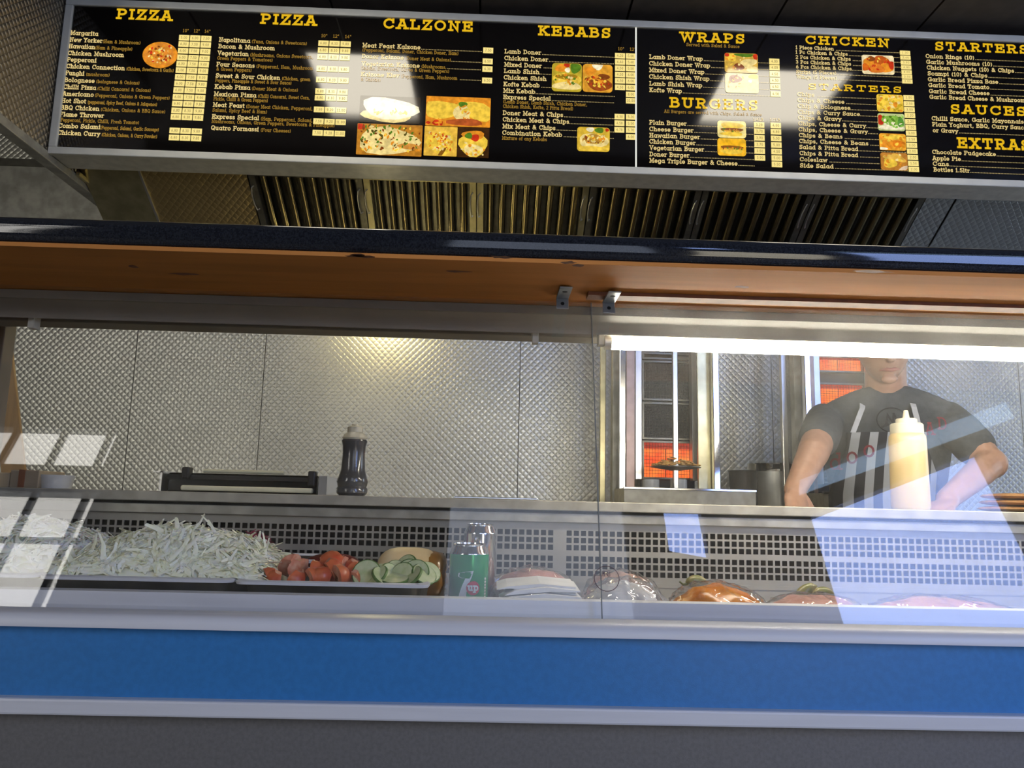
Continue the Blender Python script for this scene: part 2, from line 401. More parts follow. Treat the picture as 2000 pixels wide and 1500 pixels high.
G('K', .82, Ls(.16, 0, .16, 1), Ls(.66, 1, .2, .46), Ls(.32, .56, .70, 0), Sr(.16, 0), Sr(.16, 1), Sr(.64, 1), Sr(.69, 0))
G('L', .70, Ls(.16, 0, .16, 1), Sr(.16, 1), Ls(.04, 0, .64, 0, .64, .3))
G('M', .98, Ls(.17, 0, .17, 1, .49, .25, .81, 1, .81, 0), Sr(.17, 0), Sr(.81, 0), Sr(.12, 1, .09), Sr(.86, 1, .09))
G('N', .86, Ls(.17, 0, .17, 1, .68, 0, .68, 1), Sr(.17, 0), Sr(.12, 1, .09), Sr(.68, 1))
G('O', .84, A_(.42, .5, .36, .5, 0, 360, 18))
G('P', .72, Ls(.16, 0, .16, 1), Ls(.04, 1, .42, 1)+A_(.42, .73, .24, .27, 90, -90)[1:]+Ls(.16, .46), Sr(.17, 0, .14))
G('Q', .84, A_(.42, .5, .36, .5, 0, 360, 18), Ls(.45, .3, .74, -.08))
G('R', .80, Ls(.16, 0, .16, 1), Ls(.04, 1, .42, 1)+A_(.42, .75, .23, .25, 90, -90)[1:]+Ls(.16, .5), Ls(.42, .5, .66, 0), Sr(.16, 0), Sr(.68, 0, .11))
G('S', .66, A_(.33, .75, .24, .25, 30, 270, 10)+A_(.33, .25, .25, .25, 90, -150, 10)[1:], Ls(.57, .74, .57, 1), Ls(.08, 0, .08, .28))
G('T', .76, Ls(.38, 0, .38, 1), Ls(.06, .72, .06, 1, .70, 1, .70, .72), Sr(.38, 0, .16))
G('U', .84, Ls(.17, 1, .17, .35)+A_(.42, .3, .25, .3, 180, 360, 8)[1:]+Ls(.67, 1), Sr(.17, 1), Sr(.67, 1))
G('V', .80, Ls(.1, 1, .40, 0, .70, 1), Sr(.1, 1), Sr(.7, 1))
G('W', 1.10, Ls(.1, 1, .32, 0, .55, .9, .78, 0, 1.0, 1), Sr(.1, 1), Sr(.55, .98, .1), Sr(1.0, 1))
G('X', .80, Ls(.12, 0, .66, 1), Ls(.12, 1, .68, 0), Sr(.12, 0), Sr(.68, 0), Sr(.12, 1), Sr(.66, 1))
G('Y', .78, Ls(.1, 1, .39, .45, .68, 1), Ls(.39, .45, .39, 0), Sr(.1, 1), Sr(.68, 1), Sr(.39, 0))
G('Z', .70, Ls(.09, .72, .09, 1, .62, 1, .06, 0, .64, 0, .64, .3))
x_ = .66
def Bowl(cx, r=.25): return A_(cx, x_/2, r, x_/2, 0, 360, 12)
G('a', .66, Bowl(.31), Ls(.56, x_, .56, 0), Sr(.6, 0, .08))
G('b', .66, Bowl(.37), Ls(.12, 1, .12, 0), Sr(.07, 1, .07))
G('c', .58, A_(.32, x_/2, .26, x_/2, 45, 318))
G('d', .68, Bowl(.31), Ls(.56, 1, .56, 0), Sr(.51, 1, .07), Sr(.61, 0, .07))
G('e', .62, A_(.31, x_/2, .25, x_/2, 0, 318), Ls(.06, .33, .56, .33))
G('f', .40, Ls(.17, 0, .17, .78)+A_(.32, .8, .15, .2, 180, 70, 4)[1:], Ls(.02, x_, .36, x_), Sr(.18, 0, .12))
G('g', .66, Bowl(.31), Ls(.56, x_, .56, -.12)+A_(.33, -.12, .23, .2, 0, -160, 6)[1:])
G('h', .70, Ls(.14, 0, .14, 1), Ls(.14, .42)+A_(.35, .42, .2, .24, 170, 0, 6)+Ls(.55, 0), Sr(.08, 1, .07), Sr(.14, 0, .11), Sr(.57, 0, .11))
G('i', .32, Ls(.16, 0, .16, x_), Sr(.11, x_, .08), Sr(.16, 0, .12), Ls(.16, .86, .16, 1))
G('j', .32, Ls(.18, x_, .18, -.15)+A_(.05, -.15, .13, .15, 0, -100, 4)[1:], Sr(.12, x_, .08), Ls(.18, .86, .18, 1))
G('k', .68, Ls(.14, 0, .14, 1), Ls(.52, x_, .17, .3), Ls(.26, .38, .55, 0), Sr(.08, 1, .07), Sr(.14, 0, .11), Sr(.5, x_, .1), Sr(.57, 0, .1))
G('l', .32, Ls(.16, 0, .16, 1), Sr(.11, 1, .08), Sr(.16, 0, .12))
G('m', 1.02, Ls(.14, 0, .14, x_), A_(.32, .42, .18, .24, 170, 0, 6)+Ls(.5, 0), A_(.68, .42, .18, .24, 175, 0, 6)+Ls(.86, 0), Sr(.09, x_, .07), Sr(.14, 0, .1), Sr(.5, 0, .09), Sr(.88, 0, .1))
G('n', .70, Ls(.14, 0, .14, x_), A_(.35, .42, .2, .24, 170, 0, 6)+Ls(.55, 0), Sr(.09, x_, .07), Sr(.14, 0, .11), Sr(.57, 0, .11))
G('o', .64, Bowl(.32, .26))
G('p', .68, Bowl(.38), Ls(.13, x_, .13, -.3), Sr(.08, x_, .07), Sr(.14, -.3, .12))
G('q', .68, Bowl(.31), Ls(.56, x_, .56, -.3), Sr(.56, -.3, .12))
G('r', .48, Ls(.14, 0, .14, x_), A_(.36, .40, .22, .26, 170, 62, 4), Sr(.09, x_, .07), Sr(.15, 0, .12))
G('s', .50, A_(.25, x_*.75, .18, x_*.25, 30, 270, 7)+A_(.25, x_*.25, .19, x_*.25, 90, -150, 7)[1:])
G('t', .42, Ls(.17, .9, .17, .15)+A_(.3, .14, .13, .14, 180, 290, 4)[1:], Ls(.02, x_, .36, x_))
G('u', .70, Ls(.14, x_, .14, .25)+A_(.34, .24, .2, .24, 180, 360, 6)[1:]+Ls(.54, x_), Ls(.54, .3, .54, 0), Sr(.09, x_, .07), Sr(.49, x_, .07), Sr(.59, 0, .06))
G('v', .62, Ls(.08, x_, .31, 0, .54, x_), Sr(.08, x_, .09), Sr(.54, x_, .09))
G('w', .92, Ls(.08, x_, .27, 0, .46, x_*.92, .65, 0, .84, x_), Sr(.08, x_, .09), Sr(.84, x_, .09))
G('x', .62, Ls(.08, 0, .52, x_), Ls(.08, x_, .54, 0), Sr(.08, 0, .09), Sr(.54, 0, .09), Sr(.08, x_, .09), Sr(.52, x_, .09))
G('y', .62, Ls(.08, x_, .32, 0), Ls(.54, x_, .22, -.3, .08, -.3), Sr(.08, x_, .09), Sr(.54, x_, .09))
G('z', .56, Ls(.07, .46, .07, x_, .48, x_, .06, 0, .5, 0, .5, .2))
G('0', .62, A_(.31, .5, .23, .5, 0, 360, 14))
G('1', .46, Ls(.1, .82, .25, 1, .25, 0), Sr(.25, 0, .14))
G('2', .60, A_(.3, .72, .22, .28, 165, -30, 8)+Ls(.07, 0, .54, 0))
G('3', .60, A_(.28, .75, .2, .25, 150, -90, 8), A_(.28, .25, .24, .26, 90, -150, 8))
G('4', .64, Ls(.42, 0, .42, 1, .05, .3, .58, .3))
G('5', .60, Ls(.5, 1, .13, 1, .1, .56)+A_(.28, .32, .24, .32, 115, -150, 8)[1:])
G('6', .62, A_(.31, .3, .23, .3, 0, 360, 12), Ls(.09, .36, .2, .75, .44, 1))
G('7', .58, Ls(.06, 1, .52, 1, .2, 0))
G('8', .62, A_(.31, .75, .19, .25, 0, 360, 12), A_(.31, .26, .23, .26, 0, 360, 12))
G('9', .62, A_(.31, .7, .23, .3, 0, 360, 12), Ls(.53, .64, .42, .25, .18, 0))
G('&', .86, Ls(.76, 0, .24, .66)+A_(.36, .8, .17, .2, 215, -30, 8)[1:]+Ls(.16, .36)+A_(.31, .23, .22, .23, 140, 330, 7)[1:]+Ls(.72, .5))
G('(', .34, A_(.44, .42, .32, .62, 130, 230, 5)); G(')', .34, A_(-.1, .42, .32, .62, 50, -50, 5))
G(',', .28, Ls(.14, .06, .09, -.16)); G('.', .28, Ls(.14, -.02, .14, .1)); G('"', .34, Ls(.1, .75, .1, 1), Ls(.24, .75, .24, 1))
G('/', .46, Ls(.04, -.05, .42, 1.05)); G(' ', .36)
def stroke(mb, pts, w, put):
    P = [Vector((p[0], p[1], 0)) for p in pts]; n = len(P)
    if n < 2: return
    ring = []; closed = (P[0]-P[-1]).length < 1e-5
    for i in range(n):
        a = (P[i]-P[i-1]) if i else ((P[-1]-P[-2]) if closed else P[1]-P[0])
        b = (P[i+1]-P[i]) if i < n-1 else ((P[1]-P[0]) if closed else P[-1]-P[-2])
        a.normalize(); b.normalize()
        na, nb = Vector((-a.y, a.x, 0)), Vector((-b.y, b.x, 0)); nn = na+nb
        if nn.length < 1e-3: nn = na
        nn.normalize(); k = 1/max(.38, nn.dot(na))
        p = P[i].copy()
        if not closed and i == 0: p -= b*w/2*.98
        if not closed and i == n-1: p += a*w/2*.98
        ring.append((p+nn*w/2*k, p-nn*w/2*k))
    vs = []; 
    for l, r in ring: vs += [put(l.x, l.y), put(r.x, r.y)]
    mb.add(vs, [(2*i, 2*i+1, 2*i+3, 2*i+2) for i in range(n-1)])
def text_width(s, TRK): return sum(GL.get(c, GL['o'])[0]+TRK for c in s)-TRK
def write(mb, s, x0, x1, z0, cap, y, w=.15, put=None, TRK=.13):
    "flat slab-serif lettering fitted between x0 and x1, cap height cap, on the plane y"
    k = (x1-x0)/text_width(s, TRK); x = x0
    for c in s:
        wd, st = GL.get(c, GL['o'])
        for p in st:
            q = [(a, b*(1-w)+w/2) for a, b in p]
            if put: stroke(mb, [(x/cap+a*k/cap, b) for a, b in q], w, put)
            else: stroke(mb, [(x/cap+a*k/cap, b) for a, b in q], w, lambda a, b: (a*cap, y, z0+b*cap))
        x += (wd+TRK)*k
# ================================================================== THE SETTING
FLOOR, YB, YF, XL, XR = -EYE, 3.12, -1.6, -3.4, 3.75
LOW, HIGH, YDROP = 1.66, 3.0, 1.30     # dropped ceiling over the counter, higher one over the customers
struct(one_box('floor', 'floor_tile', (XL-.1, XR+.1, YF-.1, YB+.1, FLOOR-.06, FLOOR)))
c = struct(one_box('ceiling', 'plaster_dark', (XL, XR, YF-.1, YDROP, HIGH, HIGH+.05)))
m = MB(); m.box(XL, XR, YDROP, YDROP+.04, LOW, HIGH+.05); struct(m.build('trim_1', 'plaster_dark'))
# dropped ceiling of dark boards, with two recessed light panels let into it
LIGHTS = [(-.76, -.34, 1.56, 2.10), (.84, 1.36, 1.62, 2.10)]
low = bpy.data.objects.new('ceiling', None); COL.objects.link(low); low.location = (0, 2.2, LOW); ROOT[low.name] = Vector((0, 2.2, LOW)); low['kind'] = 'structure'
edges = [XL]+[-2.1+i*.505 for i in range(0, 12)]; edges = sorted(x for x in edges if XL <= x < XR)+[XR]
for a, b in zip(edges[:-1], edges[1:]):
    cuts = [l for l in LIGHTS if l[0] < b-.003 and l[1] > a+.003]
    m = MB()
    xs = sorted({a+.004, b-.004, *[min(max(l[0], a+.004), b-.004) for l in cuts], *[min(max(l[1], a+.004), b-.004) for l in cuts]})
    for x0, x1 in zip(xs[:-1], xs[1:]):
        if x1-x0 < 1e-4: continue
        hit = [l for l in cuts if l[0] <= x0+1e-6 and l[1] >= x1-1e-6]
        spans = [(YDROP+.04, hit[0][2]), (hit[0][3], YB)] if hit else [(YDROP+.04, YB)]
        for y0, y1 in spans: m.box(x0, x1, y0, y1, LOW, LOW+.018)
    m.build('ceiling_board', 'ceiling_dark', low)
m = MB(); m.box(XL, XR, YDROP+.04, YB+.1, LOW+.10, LOW+.12); m.build('ceiling_backing', 'dark_void', low)
for i, (x0, x1, y0, y1) in enumerate(LIGHTS):
    t = thing('ceiling_light', ((x0+x1)/2, (y0+y1)/2, LOW), ['square white light panel set in the dark ceiling over the pizza menu', 'square white light panel set in the dark ceiling over the burger menu'][i], 'ceiling light', 'light panels in the dropped ceiling')
    m = MB(); e = .02
    for b in ((x0, x1, y0, y0+e), (x0, x1, y1-e, y1), (x0, x0+e, y0+e, y1-e), (x1-e, x1, y0+e, y1-e)): m.box(*b, LOW-.003, LOW+.03)
    m.build('frame', 'alu', t)
    m = MB(); m.box(x0+e, x1-e, y0+e, y1-e, LOW+.02, LOW+.03); m.build('diffuser', 'panel_light', t)
# walls
wb = struct(one_box('wall_back', 'dark_void', (XL, XR, YB+.004, YB+.12, FLOOR, HIGH)))
sx = at(513, 760, YB).x; step = at(1013, 840, YB).x-sx
k = -3
xs = [sx+step*i for i in range(-3, 5)]
xs = [XL, -1.44]+[x for x in xs if -1.4 < x < XR-.05]+[XR]
for a, b in zip(xs[:-1], xs[1:]):
    m = MB(); m.box(a+.0015, b-.0015, YB-.002, YB+.004, FLOOR, 1.34 if a > -2 else .74)
    m.build('steel_sheet', 'quilt_xz', wb)
    if a < -2: m = MB(); m.box(a+.0015, b-.0015, YB-.002, YB+.004, .742, 1.34); m.build('steel_sheet', 'steel_worn', wb)
m = MB(); m.box(XL, XR, YB-.012, YB+.004, 1.34, 1.37); m.build('seam_strip', 'steel_dark', wb)
for a, b in zip(xs[:-1], xs[1:]):
    m = MB(); m.box(a+.0015, b-.0015, YB-.002, YB+.004, 1.37, LOW+.02); m.build('steel_sheet', 'quilt_xz', wb)
struct(one_box('wall_left', 'plaster_dark', (XL-.1, XL, YF-.1, YB+.12, FLOOR, HIGH)))

# shop front behind the camera: the daylight comes in through its windows
def wall_with_holes(outer, holes, y0, y1):
    m = MB()
    polys = [[Vector((x, z, 0)) for x, z in outer]]+[[Vector((x, z, 0)) for x, z in h] for h in holes]
    flat = [p for q in polys for p in q]
    for y in (y0, y1):
        m.add([(p.x, y, p.y) for p in flat], [tuple(t) for t in tessellate_polygon(polys)])
    for q in polys:
        n = len(q)
        for i in range(n):
            a, b = q[i], q[(i+1) % n]
            m.add([(a.x, y0, a.y), (b.x, y0, b.y), (b.x, y1, b.y), (a.x, y1, a.y)], [(0, 1, 2, 3)])
    return m
SILL = -.05
W_LEFT_TOP = [(-3.3, 2.075), (-2.235, 2.075), (-2.235, 2.40), (-3.3, 2.40)]
W_LEFT = [(-3.3, SILL), (-2.20, SILL), (-2.20, 1.935), (-3.3, 1.935)]
W_MID = [(-.25, SILL), (.79, SILL), (.79, 1.94), (-.25, 1.94)]
W_THIN = [(.97, 1.60), (1.235, 1.55), (1.235, 1.93), (.97, 1.93)]
W_RIGHT = [(1.82, SILL), (3.06, SILL), (3.06, 2.42), (1.82, 1.89)]
W_SLOT = [(1.80, 2.00), (3.46, 2.69), (3.46, 2.88), (1.85, 2.17)]
W_ADDED = [(.95, -.65), (1.66, -.65), (1.66, 1.10), (.95, 1.10)]  # added, unseen opening that lets more daylight onto the counter
wf = wall_with_holes([(XL, FLOOR), (XR, FLOOR), (XR, HIGH), (XL, HIGH)], [W_LEFT_TOP, W_LEFT, W_MID, W_THIN, W_RIGHT, W_SLOT, W_ADDED], YF-.08, YF)
struct(wf.build('wall_front', 'plaster_dark'))
# right-hand wall with an added, unseen window that brightens the back wall
KY0, KY1, KZ0, KZ1 = 2.05, 2.95, .05, 1.25
wr = wall_with_holes([(YF-.1, FLOOR), (YB+.12, FLOOR), (YB+.12, HIGH), (YF-.1, HIGH)], [[(KY0, KZ0), (KY1, KZ0), (KY1, KZ1), (KY0, KZ1)]], 0, .1)
wr.v = [(XR+p[1], p[0], p[2]) for p in wr.v]
struct(wr.build('wall_right', 'plaster'))
kw = bpy.data.objects.new('window_8', None); COL.objects.link(kw); kw.location = (XR+.05, (KY0+KY1)/2, KZ0); ROOT[kw.name] = Vector(kw.location); kw['kind'] = 'structure'
m = MB(); O4 = [(KY0, KZ0), (KY1, KZ0), (KY1, KZ1), (KY0, KZ1)]; I4 = [(KY0+.04, KZ0+.04), (KY1-.04, KZ0+.04), (KY1-.04, KZ1-.04), (KY0+.04, KZ1-.04)]
m.loft([[(XR+x, y, z) for y, z in R_] for R_, x in ((O4, .03), (O4, .07), (I4, .07), (I4, .03), (O4, .03))], cap=False); m.build('window_frame', 'win_frame', kw)
m = MB(); m.box(XR+.046, XR+.052, KY0+.03, KY1-.03, KZ0+.03, KZ1-.03); m.build('pane', 'win_added', kw)
ld = bpy.data.lights.new('daylight_portal', 'AREA'); ld.shape = 'RECTANGLE'; ld.size = KY1-KY0; ld.size_y = KZ1-KZ0; ld.cycles.is_portal = True
lo = bpy.data.objects.new('daylight_portal', ld); COL.objects.link(lo); lo.location = (XR+.12, (KY0+KY1)/2, (KZ0+KZ1)/2); lo.rotation_euler = (PI/2, 0, PI/2)
def window(n, poly, bars=(), rails=(), pane='win_glass', fw=.012):
    xs = [p[0] for p in poly]; zs = [p[1] for p in poly]
    root = bpy.data.objects.new('window_%d' % n, None); COL.objects.link(root); L = Vector((sum(xs)/len(xs), YF-.04, min(zs))); root.location = L; ROOT[root.name] = L; root['kind'] = 'structure'
    m = MB()
    for i in range(len(poly)):
        a, b = Vector((poly[i][0], 0, poly[i][1])), Vector((poly[(i+1) % len(poly)][0], 0, poly[(i+1) % len(poly)][1]))
        d = (b-a).normalized(); nrm = Vector((-d.z, 0, d.x))
        m.obox((a+b)/2+nrm*fw+Vector((0, YF-.04, 0)), (b-a)/2, Vector((0, .03, 0)), nrm*fw)
    m.build('window_frame', 'win_frame', root)
    for x in bars: one_box('glazing_bar', 'win_frame', (x-.016, x+.016, YF-.05, YF-.02, min(zs)+.01, max(zs)-.01), root)
    for z in rails: one_box('glazing_bar', 'win_frame', (min(xs)+.01, max(xs)-.01, YF-.05, YF-.022, z-.014, z+.014), root)
    m = MB(); m.prism_y([(p[0], p[1]) for p in poly], YF-.044, YF-.038); m.build('pane', pane, root)
    ld = bpy.data.lights.new('daylight_portal', 'AREA'); ld.shape = 'RECTANGLE'; ld.size = max(xs)-min(xs); ld.size_y = max(zs)-min(zs); ld.cycles.is_portal = True
    lo = bpy.data.objects.new('daylight_portal', ld); COL.objects.link(lo); lo.location = ((min(xs)+max(xs))/2, YF-.10, (min(zs)+max(zs))/2); lo.rotation_euler = (PI/2, 0, 0)
window(1, W_LEFT_TOP, (-2.31, -2.585, -2.87, -3.15), pane='win_left')
window(2, W_LEFT, (-2.285, -2.575, -2.87, -3.15), (1.61,), pane='win_left')
window(3, W_MID, pane='win_mid')
window(4, W_THIN, pane='win_right')
window(5, W_RIGHT, pane='win_right')
window(6, W_SLOT, pane='win_slot', fw=.004)
window(7, W_ADDED, (), (.1,), pane='win_clear')  # added window for extra daylight

# ================================================================== MENU LIGHT BOX
YM = 2.40
ML, MR, MT, MBt = -.5931*YM, 2.06, .6663*YM, .4584*YM
menu = thing('menu_lightbox', (.3, YM+.06, MBt-.02), 'long backlit black menu board with yellow lettering hung under the ceiling', 'menu board')
FRW = .026
m = MB(); m.box(ML-FRW+.003, MR+FRW-.003, YM+.012, YM+.115, MBt-.022, MT+.022); m.build('housing', 'cream_metal', menu, bevel=.004)
def rail(x0, x1, z0, z1, nm):
    m = MB(); m.box(x0, x1, YM-.008, YM+.014, z0, z1); return m.build(nm, 'frame_alu', menu, bevel=.003)
rail(ML-FRW, MR+FRW, MBt-.024, MBt, 'frame_rail'); rail(ML-FRW, MR+FRW, MT, MT+.024, 'frame_rail')
rail(ML-FRW, ML, MBt, MT, 'frame_rail'); rail(MR, MR+FRW, MBt, MT, 'frame_rail')
XD = at(1242, 190, YM).x
panels = []
for a, b in ((ML, XD-.0025), (XD+.0025, MR)):
    m = MB(); m.box(a, b, YM, YM+.01, MBt, MT); panels.append(m.build('acrylic_panel', 'menu_black', menu))
m = MB(); m.box(XD-.0025, XD+.0025, YM-.003, YM+.008, MBt, MT); m.build('divider_strip', 'lit_line', menu)
PY = YM-.0012
CR = {1: (90, 0, 5.0), 2: (390, 0, 5.0), 3: (680, 0, 4.6875), 4: (960, 20, 4.6875), 5: (1240, 30, 4.839), 6: (1520, 40, 4.839), 7: (1760, 40, 4.6875)}
def mp(c, x, y):
    ox, oy, s = CR[c]; return at(ox+x/s, oy+y/s, YM)
def pan(c): return panels[0] if c < 5 else panels[1]
XMAX = MR-.02
def fit(c, x0, yb, x1):
    a = mp(c, x0, yb); s = CR[c][2]
    return a.x, a.x+(x1-x0)/s*1.0*(mp(c, x0+100, yb).x-a.x)*s/100, a.z
def heading(c, x0, yb, x1, s, cap):
    X0, X1, z = fit(c, x0, yb, x1); m = MB()
    write(m, s, X0, X1, z, cap/CR[c][2]*.00182, PY, w=.19, TRK=.22); m.build('heading_text', 'lit_head', pan(c))
def line(c, yb, name, x0, x1, note=None, dots=None, cap=8.9, ncap=7.0, under=None):
    s = CR[c][2]; m = MB()
    X0, X1, z = fit(c, x0, yb, x1); m.mi = 0; write(m, name, X0, X1, z, cap*.00182, PY, w=.165)
    if note:
        n, a, b = note; A, B, _ = fit(c, a, yb, b); m.mi = 1; write(m, n, A, B, z, ncap*.00182, PY, w=.13)
    if dots:
        m.mi = 0
        for a, b in dots:
            A, B, _ = fit(c, a, yb, b); x = A
            while x < min(B, XMAX): m.add([(x, PY, z), (x+.0021, PY, z), (x+.0021, PY, z+.0024), (x, PY, z+.0024)], [(0, 1, 2, 3)]); x += .0051
    if under:
        for (n, a, yy, b) in under:
            A, B, zz = fit(c, a, yy, b); m.mi = 1; write(m, n, A, B, zz, ncap*.00182, PY, w=.13)
    m.build('menu_line', ['lit_text', 'lit_note'], pan(c))
def small(c, yb, s, x0, x1, cap=7.0, mat_='lit_note', w=.13):
    X0, X1, z = fit(c, x0, yb, x1); m = MB(); write(m, s, X0, X1, z, cap*.00182, PY, w=w); m.build('menu_note', mat_, pan(c))
def cell(c, x, y, s, w, h):
    a = mp(c, x, y); b = mp(c, x+w, y); X0, X1 = a.x, b.x; Z1 = a.z; Z0 = Z1-h/CR[c][2]*.00182
    if X0 > XMAX-.02: return
    m = MB(); m.mi = 0; m.box(X0, X1, PY-.0008, PY+.0008, Z0, Z1); m.mi = 1
    tw = (X1-X0)*(.62 if len(s) < 5 else .8); xm = (X0+X1)/2
    write(m, s, xm-tw/2, xm+tw/2, Z0+(Z1-Z0)*.24, (Z1-Z0)*.5, PY-.0012, w=.11)
    m.build('price_label', ['lit_cell', 'cell_ink'], pan(c))
heading(1, 688, 187, 1228, 'PIZZA', 105)
T1 = [('Margarita', 240, 343, 508, None), ('New Yorker', 232, 410, 550, ('(Ham & Mushroom)', 555, 925)), ('Hawaiian', 222, 473, 478, ('(Ham & Pineapple)', 482, 845)),
 ('Chicken Mushroom', 215, 540, 762, None), ('Pepperoni', 205, 603, 492, None), ('Chicken Connection', 200, 668, 770, ('(Chicken, Sweetcorn & Garlic)', 788, 1250)),
 ('Funghi', 190, 735, 372, ('(mushroom)', 392, 622)), ('Bolognese', 180, 802, 474, ('(bolognese & Onions)', 492, 915)), ('Chilli Pizza', 172, 870, 487, ('(Chilli Concarni & Onions)', 503, 1025)),
 ('Americano', 162, 937, 465, ('(Pepperoni, Onions & Green Peppers)', 478, 1212)), ('Hot Shot', 152, 1005, 390, ('(pepperoni, Spicy Beef, Onions & Jalapenos)', 408, 1088)),
 ('BBQ Chicken', 143, 1072, 520, ('(Chicken, Onions & BBQ Sauce)', 537, 1168)), ('Flame Thrower', 135, 1138, 565, None), ('Combo Salami', 122, 1250, 530, ('(Pepperoni, Salami, Garlic Sausage)', 533, 1105)),
 ('Chicken Curry', 115, 1318, 528, ('(Chicken, Onions, & Curry Powder)', 545, 1088))]
for n, a, y, b, note in T1:
    line(1, y, n, a, b, note, under=[('(Pepperoni, Pickle, Chilli, Fresh Tomato)', 130, 1188, 912)] if n == 'Flame Thrower' else None)
for s, a, y, b in (('10"', 1335, 315, 1392), ('12"', 1442, 318, 1500), ('14"', 1548, 322, 1604)): small(1, y, s, a, b, 6.4)
R1 = [(1303, 343), (1298, 405), (1292, 470), (1286, 535), (1278, 597), (1271, 660), (1264, 725), (1257, 790), (1249, 853), (1242, 920), (1236, 985), (1229, 1052), (1222, 1115), (1210, 1248), (1204, 1316)]
for i, (x, y) in enumerate(R1):
    pr = ('5.00', '6.00', '7.50') if i == 0 else (('6.00', '7.50', '9.00') if i < 10 else ('6.80', '8.30', '9.80'))
    for j in range(3): cell(1, x+108*j, y+4*j, pr[j], 99, 52)
heading(2, 595, 235, 1138, 'PIZZA', 105)
T2 = [('Napolitana', 190, 410, 492, ('(Tuna, Onions & Sweetcorn)', 510, 1050), None), ('Bacon & Mushroom', 183, 473, 735, None, None),
 ('Vegetarian', 177, 540, 477, ('(Mushrooms, Onions Sweetcorn,', 495, 1112), ('Green Peppers & Tomatoes)', 172, 585, 715)),
 ('Four Seasons', 165, 650, 537, ('(Pepperoni, Ham, Mushroom', 555, 1110), ('& Green Peppers)', 163, 692, 508)),
 ('Sweet & Sour Chicken', 157, 760, 787, ('(Chicken, green', 805, 1082), ('Peppers, Pineapple & Sweet & Sour Sauce)', 153, 802, 900)),
 ('Kebab Pizza', 147, 868, 492, ('(Doner Meat & Onions)', 510, 962), None), ('Mexican Pizza', 140, 940, 552, ('(Chilli Concarni, Sweet Corn,', 570, 1078), ('Pickle, Chilli & Green Peppers)', 136, 982, 668)),
 ('Meat Feast', 130, 1045, 438, ('(Doner Meat Chicken, Pepperoni,', 455, 1105), ('Salami, Spicy Beef & Ham)', 126, 1092, 660)),
 ('Express Special', 120, 1160, 580, ('(Ham, Pepperoni, Salami,', 598, 1105), ('Mushrooms, Onions, Green Peppers, Sweetcorn & Pineapple)', 117, 1202, 1325)),
 ('Quatro Formassi', 112, 1270, 577, ('(Four Cheeses)', 597, 892), None)]
for n, a, y, b, note, und in T2: line(2, y, n, a, b, note, under=[und] if und else None)
for s, a, y, b in (('10"', 1187, 365, 1246), ('12"', 1302, 369, 1361), ('14"', 1420, 374, 1479)): small(2, y, s, a, b, 6.4)
for i, (x, y) in enumerate([(1162, 397), (1157, 465), (1152, 530), (1145, 645), (1140, 752), (1132, 865), (1127, 928), (1118, 1043), (1113, 1158), (1105, 1270)]):
    pr = ('6.80', '8.10', '9.80') if i < 7 else ('7.50', '9.20', '11.00')
    for j in range(3): cell(2, x+108*j, y+4*j, pr[j], 100, 52)
heading(3, 323, 262, 1140, 'CALZONE', 97)
line(3, 435, 'Meat Feast Kalzone', 132, 662, None, [(672, 1225)], under=[('(Pepperoni, Salami, Doner, Chicken Doner, Ham)', 130, 473, 1013)])
line(3, 535, 'Doner Kalzone', 127, 508, ('(Doner Meat & Onions)', 525, 942), [(948, 1222)])
line(3, 603, 'Vegetarian Kalzone', 125, 655, ('(Mushrooms,', 672, 900), [(912, 1220)], under=[('Onions, Sweetcorn, Olives & Green Peppers)', 120, 640, 928)])
line(3, 700, 'Kalzone Kiev', 117, 468, ('(Pepperoni, Ham, Mushroom', 485, 1000), [(1025, 1215)], under=[('& Onions)', 115, 742, 297)])
for x, y, s in ((1237, 437, '7.50'), (1232, 537, '6.50'), (1230, 607, '6.30'), (1227, 712, '6.50')): cell(3, x, y, s, 92, 50)
heading(4, 430, 232, 1088, 'KEBABS', 95)
T4 = [('Lamb Doner', 120, 397, 452, [(465, 1125)]), ('Chicken Doner', 118, 458, 517, [(527, 1125)]), ('Mixed Doner', 117, 518, 458, [(478, 550)]), ('Lamb Shish', 115, 576, 438, [(442, 550)]),
 ('Chicken Shish', 112, 635, 502, None), ('Kofte Kebab', 110, 697, 438, [(457, 550)]), ('Mix Kebab', 108, 757, 398, [(405, 1125)]), ('Express Special', 107, 815, 542, [(553, 1125)]),
 ('Doner Meat & Chips', 104, 960, 655, [(667, 1122)]), ('Chicken Meat & Chips', 103, 1020, 710, [(713, 1122)]), ('Mix Meat & Chips', 101, 1083, 585, [(597, 783), (1085, 1120)]), ('Combination Kebab', 99, 1142, 645, [(662, 780), (1085, 1118)])]
U4 = {'Express Special': [('(Lamb Doner, Lamb Shish, Chicken Doner,', 106, 853, 877), ('Chicken Shish, Kofte, 2 Pitta Bread)', 105, 895, 748)], 'Combination Kebab': [('Mixture of any Kebabs', 97, 1186, 507)]}
for n, a, y, b, d in T4: line(4, y, n, a, b, None, d, under=U4.get(n))
for s, a, y, b in (('10"', 1157, 368, 1213), ('12"', 1265, 372, 1320)): small(4, y, s, a, b, 6.4)
P4 = [('4.20', '5.00'), ('4.40', '5.40'), ('4.50', '5.50'), ('4.50', '6.00'), ('4.50', '6.00'), ('4.50', '6.00')]
for i, y in enumerate((393, 450, 508, 565, 622, 682)): cell(4, 1130, y, P4[i][0], 92, 48); cell(4, 1230, y+3, P4[i][1], 88, 48)
